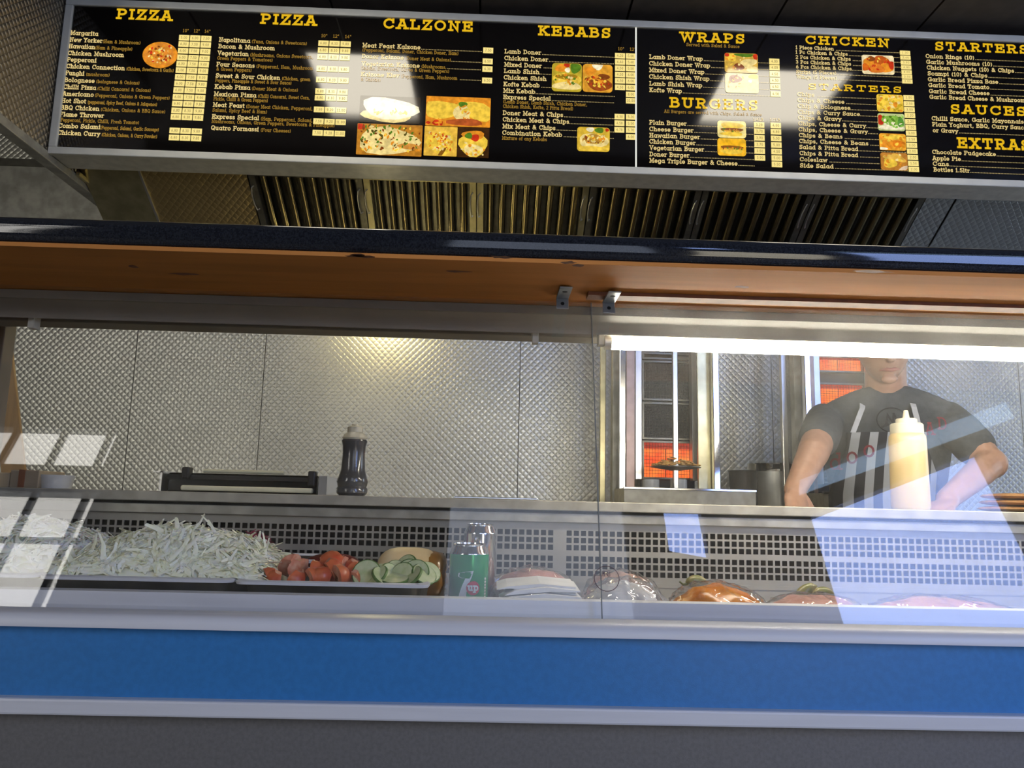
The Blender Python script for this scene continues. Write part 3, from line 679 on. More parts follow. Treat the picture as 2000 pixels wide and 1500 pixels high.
for x, y, s in ((1230, 747, '8.00'), (1230, 805, '10.00'), (1127, 950, '4.30'), (1230, 952, '5.30'), (1126, 1010, '4.50'), (1230, 1013, '5.50'), (1125, 1070, '4.70'), (1230, 1073, '5.70'), (1230, 1135, '6.00')): cell(4, x, y, s, 90, 48)
heading(5, 430, 247, 1035, 'WRAPS', 95); small(5, 292, 'Served with Salad & Sauce', 487, 988, 6.6)
T5 = [('Lamb Doner Wrap', 137, 413, 640), ('Chicken Doner Wrap', 135, 475, 710), ('Mixed Doner Wrap', 136, 538, 655), ('Chicken Shish Wrap', 135, 600, 703), ('Lamb Shish Wrap', 137, 665, 635), ('Kofte Wrap', 137, 726, 442)]
for n, a, y, b in T5: line(5, y, n, a, b, None, [(b+12, 1275)] if n == 'Kofte Wrap' else [(b+12, 846), (1162, 1268)])
for x, y, s in ((1268, 410, '4.00'), (1270, 468, '4.00'), (1272, 530, '4.50'), (1275, 590, '4.50'), (1277, 650, '4.50'), (1280, 717, '4.50')): cell(5, x, y, s, 95, 52)
heading(5, 330, 872, 1160, 'BURGERS', 100); small(5, 922, 'All Burgers are served with Chips, Salad & Sauce', 277, 1200, 6.4)
T5b = [('Plain Burger', 137, 1033, 487), ('Cheese Burger', 137, 1095, 552), ('Hawaiian Burger', 137, 1155, 613), ('Chicken Burger', 137, 1213, 572), ('Vegetarian Burger', 138, 1272, 652), ('Doner Burger', 138, 1333, 513)]
for n, a, y, b in T5b: line(5, y, n, a, b, None, [(b+10, 1125)] if n == 'Doner Burger' else [(b+10, 772), (1050, 1124)])
line(5, 1393, 'Mega Triple Burger & Cheese', 138, 970, None, [(978, 1128)])
small(5, 998, '1/4LB', 1117, 1213, 6.0, 'lit_text'); small(5, 1002, '1/2LB', 1275, 1372, 6.0, 'lit_text')
for x, y, s in ((1123, 1010, '3.20'), (1125, 1070, '3.70'), (1126, 1133, '3.90'), (1128, 1195, '3.70'), (1129, 1257, '3.50'), (1131, 1320, '3.90'), (1280, 1015, '4.00'), (1282, 1075, '4.80'), (1284, 1138, '5.00'), (1286, 1200, '5.00'), (1288, 1262, '4.50'), (1290, 1323, '5.00'), (1292, 1383, '5.50')): cell(5, x, y, s, 98, 50)
heading(6, 258, 225, 1050, 'CHICKEN', 85)
T6 = [('1 Piece Chicken', 163, 272, 523, [(545, 1145)]), ('1 Pc Chicken & Chips', 163, 317, 655, [(667, 780), (1092, 1148)]), ('2 Pcs Chicken & Chips', 165, 363, 683, [(703, 780), (1092, 1150)]), ('3 Pcs Chicken & Chips', 167, 409, 687, [(705, 780), (1092, 1155)]),
 ('6 Pcs Chicken & Chips', 168, 455, 692, [(697, 785), (1092, 1158)]), ('Strips (5 Pieces)', 170, 502, 548, [(552, 1160)]), ('Wings (5 Pieces)', 173, 549, 553, [(567, 1163)])]
for n, a, y, b, d in T6: line(6, y, n, a, b, None, d, cap=7.4)
for i, (x, y, s) in enumerate(((1148, 287, '1.30'), (1152, 333, '2.60'), (1156, 380, '3.90'), (1160, 425, '4.80'), (1163, 470, '8.00'), (1167, 513, '2.50'), (1170, 557, '2.00'))): cell(6, x, y, s, 95, 38)
heading(6, 283, 655, 1165, 'STARTERS', 62)
T6b = [('Chips', 180, 717, 340, [(372, 922)]), ('Chips & Cheese', 182, 773, 623, [(643, 922)]), ('Chip & Bolognese', 183, 829, 680, [(682, 1175)]), ('Chips & Curry Sauce', 185, 884, 770, [(772, 932)]), ('Chips & Gravy', 188, 938, 595, [(603, 934)]),
 ('Chips, Cheese & Curry', 190, 994, 828, [(830, 938)]), ('Chips, Cheese & Gravy', 192, 1049, 845, [(848, 942)]), ('Chips & Beans', 195, 1104, 605, [(628, 945)]), ('Chips, Cheese & Beans', 197, 1159, 850, [(870, 948)]), ('Salad & Pitta Bread', 200, 1216, 753, [(768, 1210)]),
 ('Chips & Pitta Bread', 202, 1274, 752, [(772, 955)]), ('Coleslaw', 204, 1332, 462, [(485, 958)]), ('Side Salad', 206, 1390, 520, [(538, 1225)])]
for n, a, y, b, d in T6b: line(6, y, n, a, b, None, d, cap=8.2)
for (x, y), s in zip([(1182, 707), (1185, 765), (1188, 820), (1193, 875), (1197, 933), (1201, 987), (1205, 1042), (1208, 1100), (1211, 1157), (1215, 1213), (1220, 1270), (1225, 1327), (1230, 1383)], '1.50 2.50 3.00 2.20 2.20 3.00 3.00 2.50 3.00 2.00 2.00 1.50 2.00'.split()): cell(6, x, y, s, 97, 46)
heading(7, 313, 275, 1160, 'STARTERS', 85)
T7 = [('Onion Rings (10)', 225, 345, 668), ('Garlic Mushrooms (10)', 230, 398, 832), ('Chicken Nuggets (10) & Chips', 235, 450, 1032), ('Scampi (10) & Chips', 243, 504, 787), ('Garlic Bread Pizza Base', 245, 558, 887), ('Garlic Bread Tomato', 250, 611, 805), ('Garlic Bread Cheese', 255, 666, 807), ('Garlic Bread Cheese & Mushroom', 260, 719, 1135)]
for n, a, y, b in T7: line(7, y, n, a, b, None, [(b+10, 1500)], cap=8.4)
heading(7, 455, 853, 1140, 'SAUCES', 88)
line(7, 916, 'Chilli Sauce, Garlic Mayonnaise', 280, 1150, cap=8.4); line(7, 970, 'Plain Yoghurt, BBQ, Curry Sauce', 285, 1150, cap=8.4); line(7, 1025, 'or Gravy', 290, 520, None, [(530, 1500)], cap=8.4)
heading(7, 517, 1170, 1180, 'EXTRAS', 100)
for n, a, y, b in (('Chocolate Fudgecake', 285, 1223, 865), ('Apple Pie', 288, 1280, 545), ('Cans', 290, 1331, 435), ('Bottles 1.5ltr', 297, 1384, 625)): line(7, y, n, a, b, None, [(b+8, 1500)], cap=8.4)
# food pictures printed on the panels
rp = random.Random(3)
def photo(c, x0, y0, x1, y1, base, blobs, round_=.12, shape='rect'):
    a, b = mp(c, x0, y0), mp(c, x1, y1); X0, X1, Z1, Z0 = a.x, a.x+(x1-x0)*(mp(c, x0+100, y0).x-a.x)/100, a.z, mp(c, x0, y1).z
    W, H_ = X1-X0, Z1-Z0; m = MB(); m.col = base
    pts = []
    if shape == 'oval': pts = [(X0+W/2+W/2*math.cos(t*PI/16), Z0+H_/2+H_/2*math.sin(t*PI/16)) for t in range(32)]
    else:
        r = min(W, H_)*round_
        for cx, cz, a0 in ((X1-r, Z1-r, 0), (X0+r, Z1-r, 90), (X0+r, Z0+r, 180), (X1-r, Z0+r, 270)):
            pts += [(cx+r*math.cos(math.radians(a0+d)), cz+r*math.sin(math.radians(a0+d))) for d in (0, 22, 45, 67, 90)]
    n = len(pts); y = PY-.0004; m.col = base
    m.add([(p[0], y, p[1]) for p in pts], [tuple(range(n))])
    dy = 0
    for bl in blobs:
        cx, cz, rx, rz, col = bl[:5]; ang = bl[5] if len(bl) > 5 else 0
        dy += .00002; m.col = col; q = []
        wob = rp.random()*6
        for t in range(14):
            g = 2*PI*t/14; k = 1+.10*math.sin(3*g+wob); ex, ez = rx*math.cos(g)*k*W, rz*math.sin(g)*k*H_
            px, pz = X0+cx*W+ex*math.cos(ang)-ez*math.sin(ang), Z0+cz*H_+ex*math.sin(ang)+ez*math.cos(ang)
            q.append((min(max(px, X0+.0012), X1-.0012), y-dy, min(max(pz, Z0+.0012), Z1-.0012)))
        m.add(q, [tuple(range(14))])
    m.build('food_photo', 'lit_photo', pan(c))
def rnd(n, cols, x=(.05, .95), z=(.05, .95), r=(.03, .08)):
    return [(rp.uniform(*x), rp.uniform(*z), rp.uniform(*r), rp.uniform(*r), rp.choice(cols), rp.uniform(0, 3)) for _ in range(n)]
YEL, ORG, RED, BRN, GRN, CRM, WHT = (.95, .62, .06), (.85, .30, .02), (.62, .04, .01), (.25, .06, .008), (.10, .22, .015), (.95, .74, .28), (1, .9, .6)
photo(1, 957, 405, 1300, 662, ORG, [(.5, .52, .43, .42, (.8, .27, .03))]+rnd(60, [YEL, RED, BRN, ORG, CRM], (.18, .82), (.2, .85), (.02, .05)), shape='oval')
photo(3, 112, 875, 668, 1120, (.03, .02, .01), [(.47, .3, .43, .27, CRM), (.5, .55, .47, .40, WHT, -.1), (.45, .62, .36, .22, (1, .95, .75), -.1)]+rnd(14, [CRM, YEL], (.2, .8), (.35, .5), (.02, .05)), .05)
photo(3, 718, 880, 1308, 1150, ORG, [(.25, .55, .33, .30, YEL), (.78, .55, .30, .30, YEL, -.3), (.55, .45, .12, .3, CRM), (.57, .75, .07, .1, GRN), (.6, .15, .3, .12, (.5, .1, .02))]+rnd(20, [CRM, ORG, YEL], (.5, .72), (.3, .7), (.02, .05))+rnd(10, [ORG, RED], (.02, .3), (.02, .2), (.02, .05)), .02)
photo(3, 88, 1130, 685, 1415, (.55, .22, .02), [(.48, .45, .47, .45, CRM), (.82, .3, .2, .1, (.7, .3, .05), -.1), (.05, .9, .07, .1, RED)]+rnd(120, [YEL, CRM, BRN, GRN, ORG, (.1, .08, .01)], (.04, .96), (.15, .95), (.012, .04)), .02)
photo(3, 702, 1155, 1003, 1425, (.85, .5, .06), [(.5, .45, .42, .40, YEL), (.55, .12, .06, .2, (.25, .1, .01), -.6)]+rnd(80, [CRM, ORG, RED, YEL], (.15, .85), (.2, .8), (.015, .05)), .02)
photo(3, 1005, 1165, 1295, 1440, (.05, .02, .005), [(.5, .42, .46, .38, YEL), (.5, .75, .36, .15, ORG), (.55, .66, .14, .12, RED), (.35, .72, .12, .1, GRN), (.5, .25, .3, .2, CRM)]+rnd(20, [YEL, CRM, ORG], (.15, .85), (.1, .55), (.02, .06)), .02)
photo(4, 555, 483, 828, 742, (.55, .40, .03), [(.3, .82, .2, .14, ORG), (.5, .95, .1, .1, RED), (.78, .85, .18, .2, GRN), (.52, .76, .09, .09, WHT), (.5, .4, .48, .25, YEL), (.5, .52, .38, .10, (.35, .2, .01)), (.5, .2, .5, .14, CRM)]+rnd(26, [GRN, ORG, CRM, YEL], (.1, .9), (.25, .6), (.02, .06)))
photo(4, 835, 493, 1108, 748, (.80, .36, .03), [(.5, .95, .18, .15, WHT), (.25, .75, .2, .15, ORG), (.55, .3, .45, .24, (.35, .07, .01), -.2), (.7, .55, .2, .12, BRN), (.5, .4, .3, .08, ORG, -.2)]+rnd(30, [BRN, ORG, YEL, RED], (.1, .9), (.1, .6), (.02, .07)))
photo(4, 785, 1068, 1082, 1290, (.75, .48, .04), [(.4, .9, .12, .1, WHT), (.68, .88, .14, .12, GRN), (.92, .9, .06, .07, RED), (.5, .42, .46, .32, CRM), (.5, .5, .34, .2, (.5, .25, .03)), (.5, .12, .5, .1, YEL)]+rnd(40, [YEL, CRM, BRN, ORG], (.15, .85), (.3, .65), (.02, .06)))
photo(5, 845, 355, 1158, 540, (.70, .42, .06), [(.2, .75, .16, .2, YEL), (.6, .92, .3, .1, GRN), (.05, .9, .1, .1, RED), (.95, .85, .1, .15, RED), (.7, .5, .28, .22, CRM, .3), (.42, .3, .17, .18, BRN), (.85, .2, .2, .15, CRM)]+rnd(20, [YEL, ORG, CRM], (.05, .95), (.1, .9), (.02, .06)))
photo(5, 850, 545, 1165, 730, (.85, .70, .30), [(.3, .7, .2, .2, (.35, .15, .1)), (.7, .4, .3, .3, CRM), (.85, .85, .15, .12, YEL), (.75, .62, .06, .08, WHT)]+rnd(20, [ORG, BRN, CRM, YEL], (.05, .6), (.3, .95), (.02, .07)))
for yy, bun in (((995, 1155), (.95, .62, .05)), ((1160, 1325), (.98, .50, .01))):
    photo(5, 778, yy[0], 1047, yy[1], (1, .82, .30) if yy[0] < 1000 else (.98, .52, .02), [(.5, .72, .40, .20, bun), (.5, .47, .40, .13, (.28, .09, .01)), (.5, .40, .36, .06, (.85, .4, .03)), (.5, .24, .40, .14, YEL)]+rnd(14, [GRN, BRN, ORG], (.15, .85), (.38, .52), (.02, .05)), .16)
photo(6, 785, 325, 1088, 505, (.95, .78, .45), [(.25, .6, .2, .3, ORG), (.6, .7, .25, .28, (.55, .10, .01)), (.3, .8, .12, .14, BRN), (.75, .35, .22, .25, ORG), (.45, .3, .25, .25, (.75, .2, .02)), (.92, .5, .1, .22, RED), (.1, .35, .12, .2, (.7, .14, .01))]+rnd(14, [ORG, RED, YEL], (.1, .9), (.15, .85), (.02, .06)))
photo(6, 925, 697, 1175, 860, YEL, rnd(60, [YEL, ORG, (.6, .4, .02), CRM], r=(.03, .1)))
photo(6, 935, 877, 1188, 1040, (.55, .62, .25), [(.08, .6, .15, .3, RED), (.5, .2, .5, .15, WHT), (.5, .6, .35, .3, (.25, .5, .06)), (.85, .5, .12, .3, (.1, .3, .04))]+rnd(24, [(.3, .6, .08), WHT, GRN], (.2, .95), (.2, .9), (.02, .08)))
photo(6, 950, 1067, 1200, 1225, (.90, .40, .03), [(.3, .35, .25, .3, ORG), (.7, .4, .25, .22, (.75, .2, .01)), (.5, .8, .4, .15, YEL), (.1, .08, .2, .1, WHT)]+rnd(24, [ORG, YEL, (.7, .25, .01)], r=(.03, .09)))
photo(6, 962, 1248, 1215, 1412, (.55, .22, .03), [(.35, .4, .25, .28, YEL), (.65, .7, .3, .2, (.8, .45, .06), -.4), (.3, .75, .2, .15, (.85, .5, .08)), (.85, .1, .25, .12, (.8, .6, .4), .5)]+rnd(12, [YEL, ORG, CRM], (.1, .8), (.2, .9), (.03, .08)))
# ================================================================== EXTRACTOR HOOD
hood = thing('extractor_hood', (.2, 2.85, .86), 'stainless steel extractor hood with rows of baffle grease filters behind the menu', 'extractor hood')
SL = math.atan(.6); HY0, HZ0 = 2.56, 1.115
ud = Vector((0, math.cos(SL), -math.sin(SL))); un = Vector((0, -math.sin(SL), -math.cos(SL)))   # down the slope, and out of it towards the cook
def hp(x, s, n=0.0): return Vector((x, HY0, HZ0))+Vector((0, ud.y, ud.z))*s+un*n
SLEN = .60
HXL, HXR = -1.453, 2.12
def slab(name, mname, x0, x1, n0=-.004, n1=0.0, s0=.006, s1=SLEN):
    m = MB(); m.add([hp(x, s, n) for x in (x0, x1) for s in (s0, s1) for n in (n0, n1)], [(0, 1, 3, 2), (4, 6, 7, 5), (0, 4, 5, 1), (2, 3, 7, 6), (0, 2, 6, 4), (1, 5, 7, 3)])
    return m.build(name, mname, hood)
FXL, FXR = -.870, 1.508
slab('inner_panel', 'steel_gold', HXL+.01, -1.243); slab('inner_panel', 'quilt_xy', -1.236, FXL-.004)
m = MB(); m.add([hp(x, s, n) for x in (-1.243, -1.236) for s in (.006, SLEN) for n in (-.003, .006)], [(0, 1, 3, 2), (4, 6, 7, 5), (0, 4, 5, 1), (2, 3, 7, 6), (0, 2, 6, 4), (1, 5, 7, 3)]); m.build('seam_strip', 'steel', hood)
slab('inner_panel', 'quilt_hood_grey', FXR+.004, 1.614); slab('inner_panel', 'quilt_hood_grey', 1.622, HXR-.01)
slab('filter_housing', 'steel_dark', FXL-.004, FXR+.004, -.05, -.045)
m = MB(); m.box(HXL+.002, HXR-.002, 2.522, 2.562, 1.098, 1.30); m.build('front_lip', 'cream_metal', hood, bevel=.003)
m = MB(); m.box(HXL+.002, HXR-.002, 2.525, 2.56, 1.30, LOW-.004); m.build('front_skirt', 'steel_dark', hood)
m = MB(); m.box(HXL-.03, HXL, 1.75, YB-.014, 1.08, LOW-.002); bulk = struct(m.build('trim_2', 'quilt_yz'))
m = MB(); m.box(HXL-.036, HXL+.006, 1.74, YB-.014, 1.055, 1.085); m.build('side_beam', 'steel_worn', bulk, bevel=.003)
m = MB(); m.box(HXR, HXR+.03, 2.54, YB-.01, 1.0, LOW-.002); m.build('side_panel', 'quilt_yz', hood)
m = MB(); m.box(HXL+.008, HXL+.02, 2.56, YB-.012, 1.075, 1.088); m.build('drip_gutter', 'steel_gold', hood)
# six baffle filters, each with its end frames, baffles and two wire handles
NF = 6; FW = (FXR-FXL)/NF
bm_ = MB(); nb = 12
prof = [(-.0125, -.020), (-.0105, -.004), (-.0055, 0), (.0055, 0), (.0105, -.004), (.0125, -.020), (.0105, -.020), (.0085, -.0055), (.004, -.002), (-.004, -.002), (-.0085, -.0055), (-.0105, -.020)]
bm_.add([Vector((a, 0, 0))+ud*s+un*b for s in (.012, .50) for a, b in prof], [(i, (i+1) % 12, 12+(i+1) % 12, 12+i) for i in range(12)]+[tuple(range(12))[::-1], tuple(range(12, 24))])
baf0 = bm_.build('baffle', 'baffle', None, smooth=50, loc=(0, 0, 0))
first = True
for i in range(NF):
    x0 = FXL+i*FW; f_ = MB()
    oR = [(x0+.002, .008), (x0+FW-.002, .008), (x0+FW-.002, .52), (x0+.002, .52)]; iR = [(x0+.024, .020), (x0+FW-.024, .020), (x0+FW-.024, .50), (x0+.024, .50)]
    f_.loft([[hp(x, s, n) for x, s in R_] for R_, n in ((oR, -.03), (oR, .004), (iR, .004), (iR, -.03), (oR, -.03))], cap=False)
    fo = f_.build('grease_filter', 'steel_gold' if i in (1, 2) else 'steel_dark', hood)
    pitch = (FW-.056)/8
    for j in range(9):
        if j == 8: continue
        b = baf0 if first else dup(baf0, 'baffle')
        first = False
        b.parent = fo; b.location = Vector((x0+.028+pitch*(j+.5), HY0, HZ0))-ROOT[hood.name]
    for xx in (x0+.013, x0+FW-.013):
        h = MB(); h.tube([hp(xx, .06, .004), hp(xx-.006, .062, .014), hp(xx-.010, .09, .016), hp(xx-.010, .13, .016), hp(xx-.006, .158, .014), hp(xx, .16, .004)], .0022, 6); h.build('wire_handle', 'steel', fo, smooth=40)
# warm lamp under the hood
lamp = thing('hood_lamp', (-.47, 2.98, .78), 'round warm bulkhead lamp under the extractor hood', 'lamp')
m = MB(); m.lathe([(.02, .86), (.075, .86), (.085, .84), (.085, .825)], (-.47, 2.98, 0), 28); m.build('lamp_base', 'steel', lamp, smooth=40)
m = MB(); m.lathe([(.0, .775), (.03, .779), (.055, .79), (.072, .81), (.075, .828)], (-.47, 2.98, 0), 28); m.build('lamp_dome', 'lamp_warm', lamp, smooth=60)
m = MB(); m.tube([(-.47, 2.98, .86), (-.47, 2.98, .862)], .012, 8); m.build('lamp_stem', 'steel', lamp)

# ================================================================== COUNTER TOP AND DISPLAY CASE
CL, CRt = -1.03, 1.62       # ends of the case
GY, GZ = 1.06, .347        # front edge and underside of the granite top
prof = [(GY+.010, GZ), (GY+.003, GZ+.004), (GY, GZ+.012), (GY, GZ+.026), (GY+.004, GZ+.034), (GY+.012, GZ+.038), (1.62, GZ+.038), (1.62, GZ)]
m = MB(); m.prism_x(prof, -1.3, 2.1)
tag(m.build('granite_countertop', 'granite', smooth=50), 'dark speckled granite counter top with rounded polished front edge', 'counter top')
m = MB(); m.box(-1.3, 2.1, GY+.006, 1.60, GZ-.0065, GZ-.0003)
und = tag(m.build('underside_board', 'orange_board'), 'orange wooden board fixed to the underside of the granite top', 'board')
bz = GZ-.0065
m = MB(); m.box(at(1150, 570, 1.2).x, 2.1, 1.205, 1.235, bz-.006, bz-.0002); m.build('batten', 'orange_stain', und)
rs = random.Random(5)
for u_, v_, rx in ((705, 500, .02), (360, 535, .022), (895, 530, .02), (980, 502, .016), (1110, 512, .012), (1700, 530, .03), (1130, 518, .01), (260, 520, .008), (700, 498, .012), (1450, 560, .012)):
    p = at(u_, v_, 1.0); Y = bz/(p.z); X = p.x*Y
    m = MB(); n_ = 10
    m.add([(X+rx*math.cos(2*PI*t/n_)*rs.uniform(.7, 1.2), Y+.006*math.sin(2*PI*t/n_)*rs.uniform(.5, 1.4), bz-.0004) for t in range(n_)], [tuple(range(n_))])
    m.build('stain', 'orange_stain', und)
case = thing('display_case', (.35, 1.4, FLOOR), 'glass-fronted serving counter with blue front band and aluminium trims', 'display counter')
FY = 1.06
m = MB(); m.box(CL-.6, 2.2, FY, FY+.02, FLOOR, -.2416*FY); m.build('kick_panel', 'kick', case)
m = MB(); m.box(CL-.6, 2.2, FY-.008, FY, -.258, -.165); m.build('front_band', 'blue', case)
m = MB(); z1, z0 = -.2416*1.05, -.263*1.04; m.box(CL-.6, 2.2, 1.036, FY-.001, z0, z1); m.build('trim_rail', 'alu', case, bevel=.003)
ztop = -.1435*1.045
prof = [(1.036, -.1614*1.036), (1.036, ztop-.012), (1.039, ztop-.004), (1.046, ztop), (1.086, ztop), (1.086, ztop-.012), (1.056, ztop-.012), (1.056, -.1614*1.036)]
m = MB(); m.prism_x(prof, CL-.6, 2.2); m.build('trim_rail', 'alu', case, smooth=40)
m = MB(); m.box(CL-.6, 2.2, 1.086, 1.122, ztop-.03, ztop-.006); m.build('glass_channel', 'rubber', case)
# inner sill the food is seen over
DECK = -.182
prof = [(1.122, -.1338*1.122), (1.130, -.1175*1.130), (1.150, -.1175*1.130+.001), (1.150, DECK), (1.122, DECK)]
m = MB(); m.prism_x(prof, CL+.005, CRt-.005); m.build('inner_sill', 'alu', case)
m = MB(); m.box(CL+.005, CRt-.005, 1.15, 1.66, DECK-.02, DECK); m.build('deck', 'steel', case)
m = MB(); m.box(CL+.005, CRt-.005, 1.08, 1.66, FLOOR, DECK-.02); m.build('cabinet_body', 'kick', case)
# glass: two panes leaning back towards the granite, butted together
gb, gt = Vector((0, 1.100, -.160)), Vector((0, 1.100+.318*(GZ-.012+.149), GZ-.012))
gdir = (gt-gb).normalized(); gn = Vector((0, -gdir.z, gdir.y))
XJ = 1.1/6.917
def pane(x0, x1):
    m = MB(); m.add([Vector((x, 0, 0))+p+gn*n for x in (x0, x1) for p in (gb, gt) for n in (-.004, 0)], [(0, 1, 3, 2), (4, 6, 7, 5), (0, 4, 5, 1), (2, 3, 7, 6), (0, 2, 6, 4), (1, 5, 7, 3)])
    return m.build('glass_pane', 'glass', case)
pane(CL+.002, XJ-.0009); pj = pane(XJ+.0009, CRt-.002)
m = MB(); m.add([Vector((x, 0, 0))+p+gn*n for x in (XJ-.0007, XJ+.0005) for p in (gb, gt) for n in (-.0045, .0003)], [(0, 1, 3, 2), (4, 6, 7, 5), (0, 4, 5, 1), (2, 3, 7, 6), (0, 2, 6, 4), (1, 5, 7, 3)])
m.build('glass_seam', 'pane_edge', case)
for px in (1097, 1186):
    p = at(px, 565, 1.0); zt = GZ-(.008 if px < 1150 else .0135); Yc = 1.1473+.3179*zt
    xc = p.x*Yc
    m = MB()
    m.box(xc-.010, xc+.010, Yc-.082, Yc-.014, zt-.0035, zt-.001)
    q0 = Vector((xc, Yc-.014, zt-.003)); 
    m.obox(q0-gdir*.009+gn*.002, Vector((.010, 0, 0)), gdir*.011, gn*.0012)
    br = m.build('glass_bracket', 'bracket', case, bevel=.0006)
    m = MB()
    hcen = Vector((xc, Yc-.060, zt-.0038)); m.lathe([(.0, 0), (.0042, 0), (.0042, .0006), (0, .0006)], hcen, 14)
    c2 = q0-gdir*.011+gn*.0036
    ring = [c2+Vector((.0032*math.cos(t*PI/7), 0, 0))+gdir*.0032*math.sin(t*PI/7) for t in range(14)]
    m.add(ring, [tuple(range(14))]); m.build('screw_hole', 'black_hole', br)
# round lettered mark on the glass over the joint
m = MB()
def gput(cx, cz, sx=1.0):
    b0 = gb+gdir*((cz-gb.z)/gdir.z)
    return lambda a, b: Vector((cx, 0, 0))+b0+gn*.0009+Vector((a*sx, 0, 0))+gdir*b
g0 = at(1186, 1131, 1.113)
put = gput(g0.x, g0.z)
stroke(m, [(.0175*math.cos(t*PI/16), .0175*math.sin(t*PI/16)) for t in range(33)], .0009, put)
for pts in ([(-.0052, .0035), (-.0052, .0095)], [(-.0028, .0035), (-.0028, .0095), (.0020, .0035), (.0020, .0095)], [(.0046, .0035), (.0046, .0095)]): stroke(m, pts, .0009, put)
m.build('ring_mark', 'ring_ink', case)
# lamp canopy under the granite, behind the glass
prof = [(1.300, GZ-.007), (1.300, .324), (1.304, .3225)]
arc = [(1.304+.050*math.sin(t), .3225-.0195*(1-math.cos(t))) for t in [i*PI/16 for i in range(1, 9)]]
prof = [(1.300, GZ-.008), (1.300, .3255), (1.303, .3245)]+arc+[(1.356, .303), (1.356, GZ-.008)]
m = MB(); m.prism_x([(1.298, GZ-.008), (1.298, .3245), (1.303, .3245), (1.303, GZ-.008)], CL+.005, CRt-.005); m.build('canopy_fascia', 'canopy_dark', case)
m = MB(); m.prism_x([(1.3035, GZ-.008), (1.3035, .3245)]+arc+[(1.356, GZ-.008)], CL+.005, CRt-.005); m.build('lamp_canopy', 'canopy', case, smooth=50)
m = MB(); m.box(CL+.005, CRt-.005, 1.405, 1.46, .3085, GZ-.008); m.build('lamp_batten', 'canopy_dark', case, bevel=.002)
# back of the well: perforated panel, ledge and shelf
PYp = 1.62; pitch = 14.0/F_PX*PYp*.992; hole = pitch*.72
rowz = [at(1480, v, PYp).z for v in (1050, 1064, 1078, 1099.5, 1113.5, 1127.5)]
m = MB()
gx0, gx1 = at(1080, 1080, PYp).x, at(1106, 1080, PYp).x
cols = []; x = gx0-hole
while x > CL+.03: cols.append((x, x+hole)); x -= pitch
x = gx1
while x+hole < CRt-.03: cols.append((x, x+hole)); x += pitch
cols.sort()
zlo, zhi = DECK, -.0235
def grid(ycoord):
    xs = [CL+.006]+[v for c_ in cols for v in c_]+[CRt-.006]
    zs = [zlo]+[v for r in sorted(rowz) for v in (r-hole/2, r+hole/2)]+[zhi]
    for i in range(len(xs)-1):
        for j in range(len(zs)-1):
            if i % 2 == 1 and j % 2 == 1: continue
            m.add([(xs[i], ycoord, zs[j]), (xs[i+1], ycoord, zs[j]), (xs[i+1], ycoord, zs[j+1]), (xs[i], ycoord, zs[j+1])], [(0, 1, 2, 3)])
grid(PYp)
perf = m.build('perforated_panel', 'perf', case)
sm = perf.modifiers.new('solid', 'SOLIDIFY'); sm.thickness = .0016; sm.offset = -1
m = MB(); m.box(CL+.006, CRt-.006, PYp+.045, PYp+.055, DECK, -.02); m.build('well_back', 'dark_void', case)  # near-black sheet: shade of the cavity behind the holes, put into the colour
for k_, (u0, v0) in enumerate(()): pass
m = MB(); m.box(CL+.006, CRt-.006, PYp-.012, PYp+.004, -.034, -.0155); m.build('well_ledge', 'steel_worn', case, bevel=.0015)
m = MB(); m.box(CL+.006, CRt-.006, PYp-.003, PYp+.004, -.160, -.152); m.build('panel_lip', 'perf', case)
SH = .010
m = MB(); m.box(CL-.3, 2.15, 1.600, 2.06, SH-.020, SH); m.build('rear_shelf', 'shelf_steel', case, bevel=.002)
m = MB(); m.box(CL+.006, CRt-.006, 1.625, 1.64, -.034, SH-.02); m.build('shelf_recess', 'dark_void', case)  # near-black box paints the shade of the recess under the shelf
# left end of the case
m = MB(); m.prism_x([(1.105, -.15), (1.25, GZ-.008), (1.60, GZ-.008), (1.60, SH)  , (1.60, DECK), (1.12, DECK)], CL-.012, CL); m.build('end_panel', 'end_brown', case)
m = MB(); m.prism_x([(1.105, -.15), (1.25, GZ-.008), (1.60, GZ-.008), (1.60, DECK), (1.12, DECK)], CRt, CRt+.012); m.build('end_panel', 'end_brown', case)
p = at(22, 700, 1.598)
one_box('end_post', 'end_brown', (CL, p.x+.004, 1.56, 1.598, SH, GZ-.008), case, bevel=.002)
# fluorescent fittings under the canopy
TY, TZ = 1.385, .2957
def fitting(x0, x1, label, lit):
    t = thing('fluorescent_light', ((x0+x1)/2, TY, TZ-.013), label, 'light')
    m = MB(); m.box(x0, x1, 1.372, 1.404, .3125, .330); m.build('lamp_holder_rail', 'canopy_dark', t)
    for xx in (x0+.006, x1-.006):
        m = MB(); m.box(xx-.006, xx+.006, TY-.008, TY+.012, TZ-.006, .3125); m.build('lamp_holder', 'cream_metal', t, bevel=.0015)
    if lit:
        m = MB(); m.lathe([(.0, x0+.012), (.012, x0+.012), (.0125, x0+.03), (.0125, x1-.03), (.012, x1-.012), (0, x1-.012)], (0, TY, TZ), 20, 'X'); m.build('tube', 'tube_lit', t, smooth=40)
        for a, b in ((x0+.0115, x0+.024), (x1-.024, x1-.0115)):
            m = MB(); m.lathe([(0, a), (.0131, a), (.0131, b), (0, b)], (0, TY, TZ), 20, 'X'); m.build('tube_cap', 'steel', t, smooth=40)
    return t
fitting(at(1168, 660, TY).x, CRt-.03, 'lit white fluorescent tube under the canopy on the right of the case', True)
fitting(at(60, 620, TY).x, at(1052, 655, TY).x, 'empty fluorescent lamp fitting under the canopy on the left of the case', False)
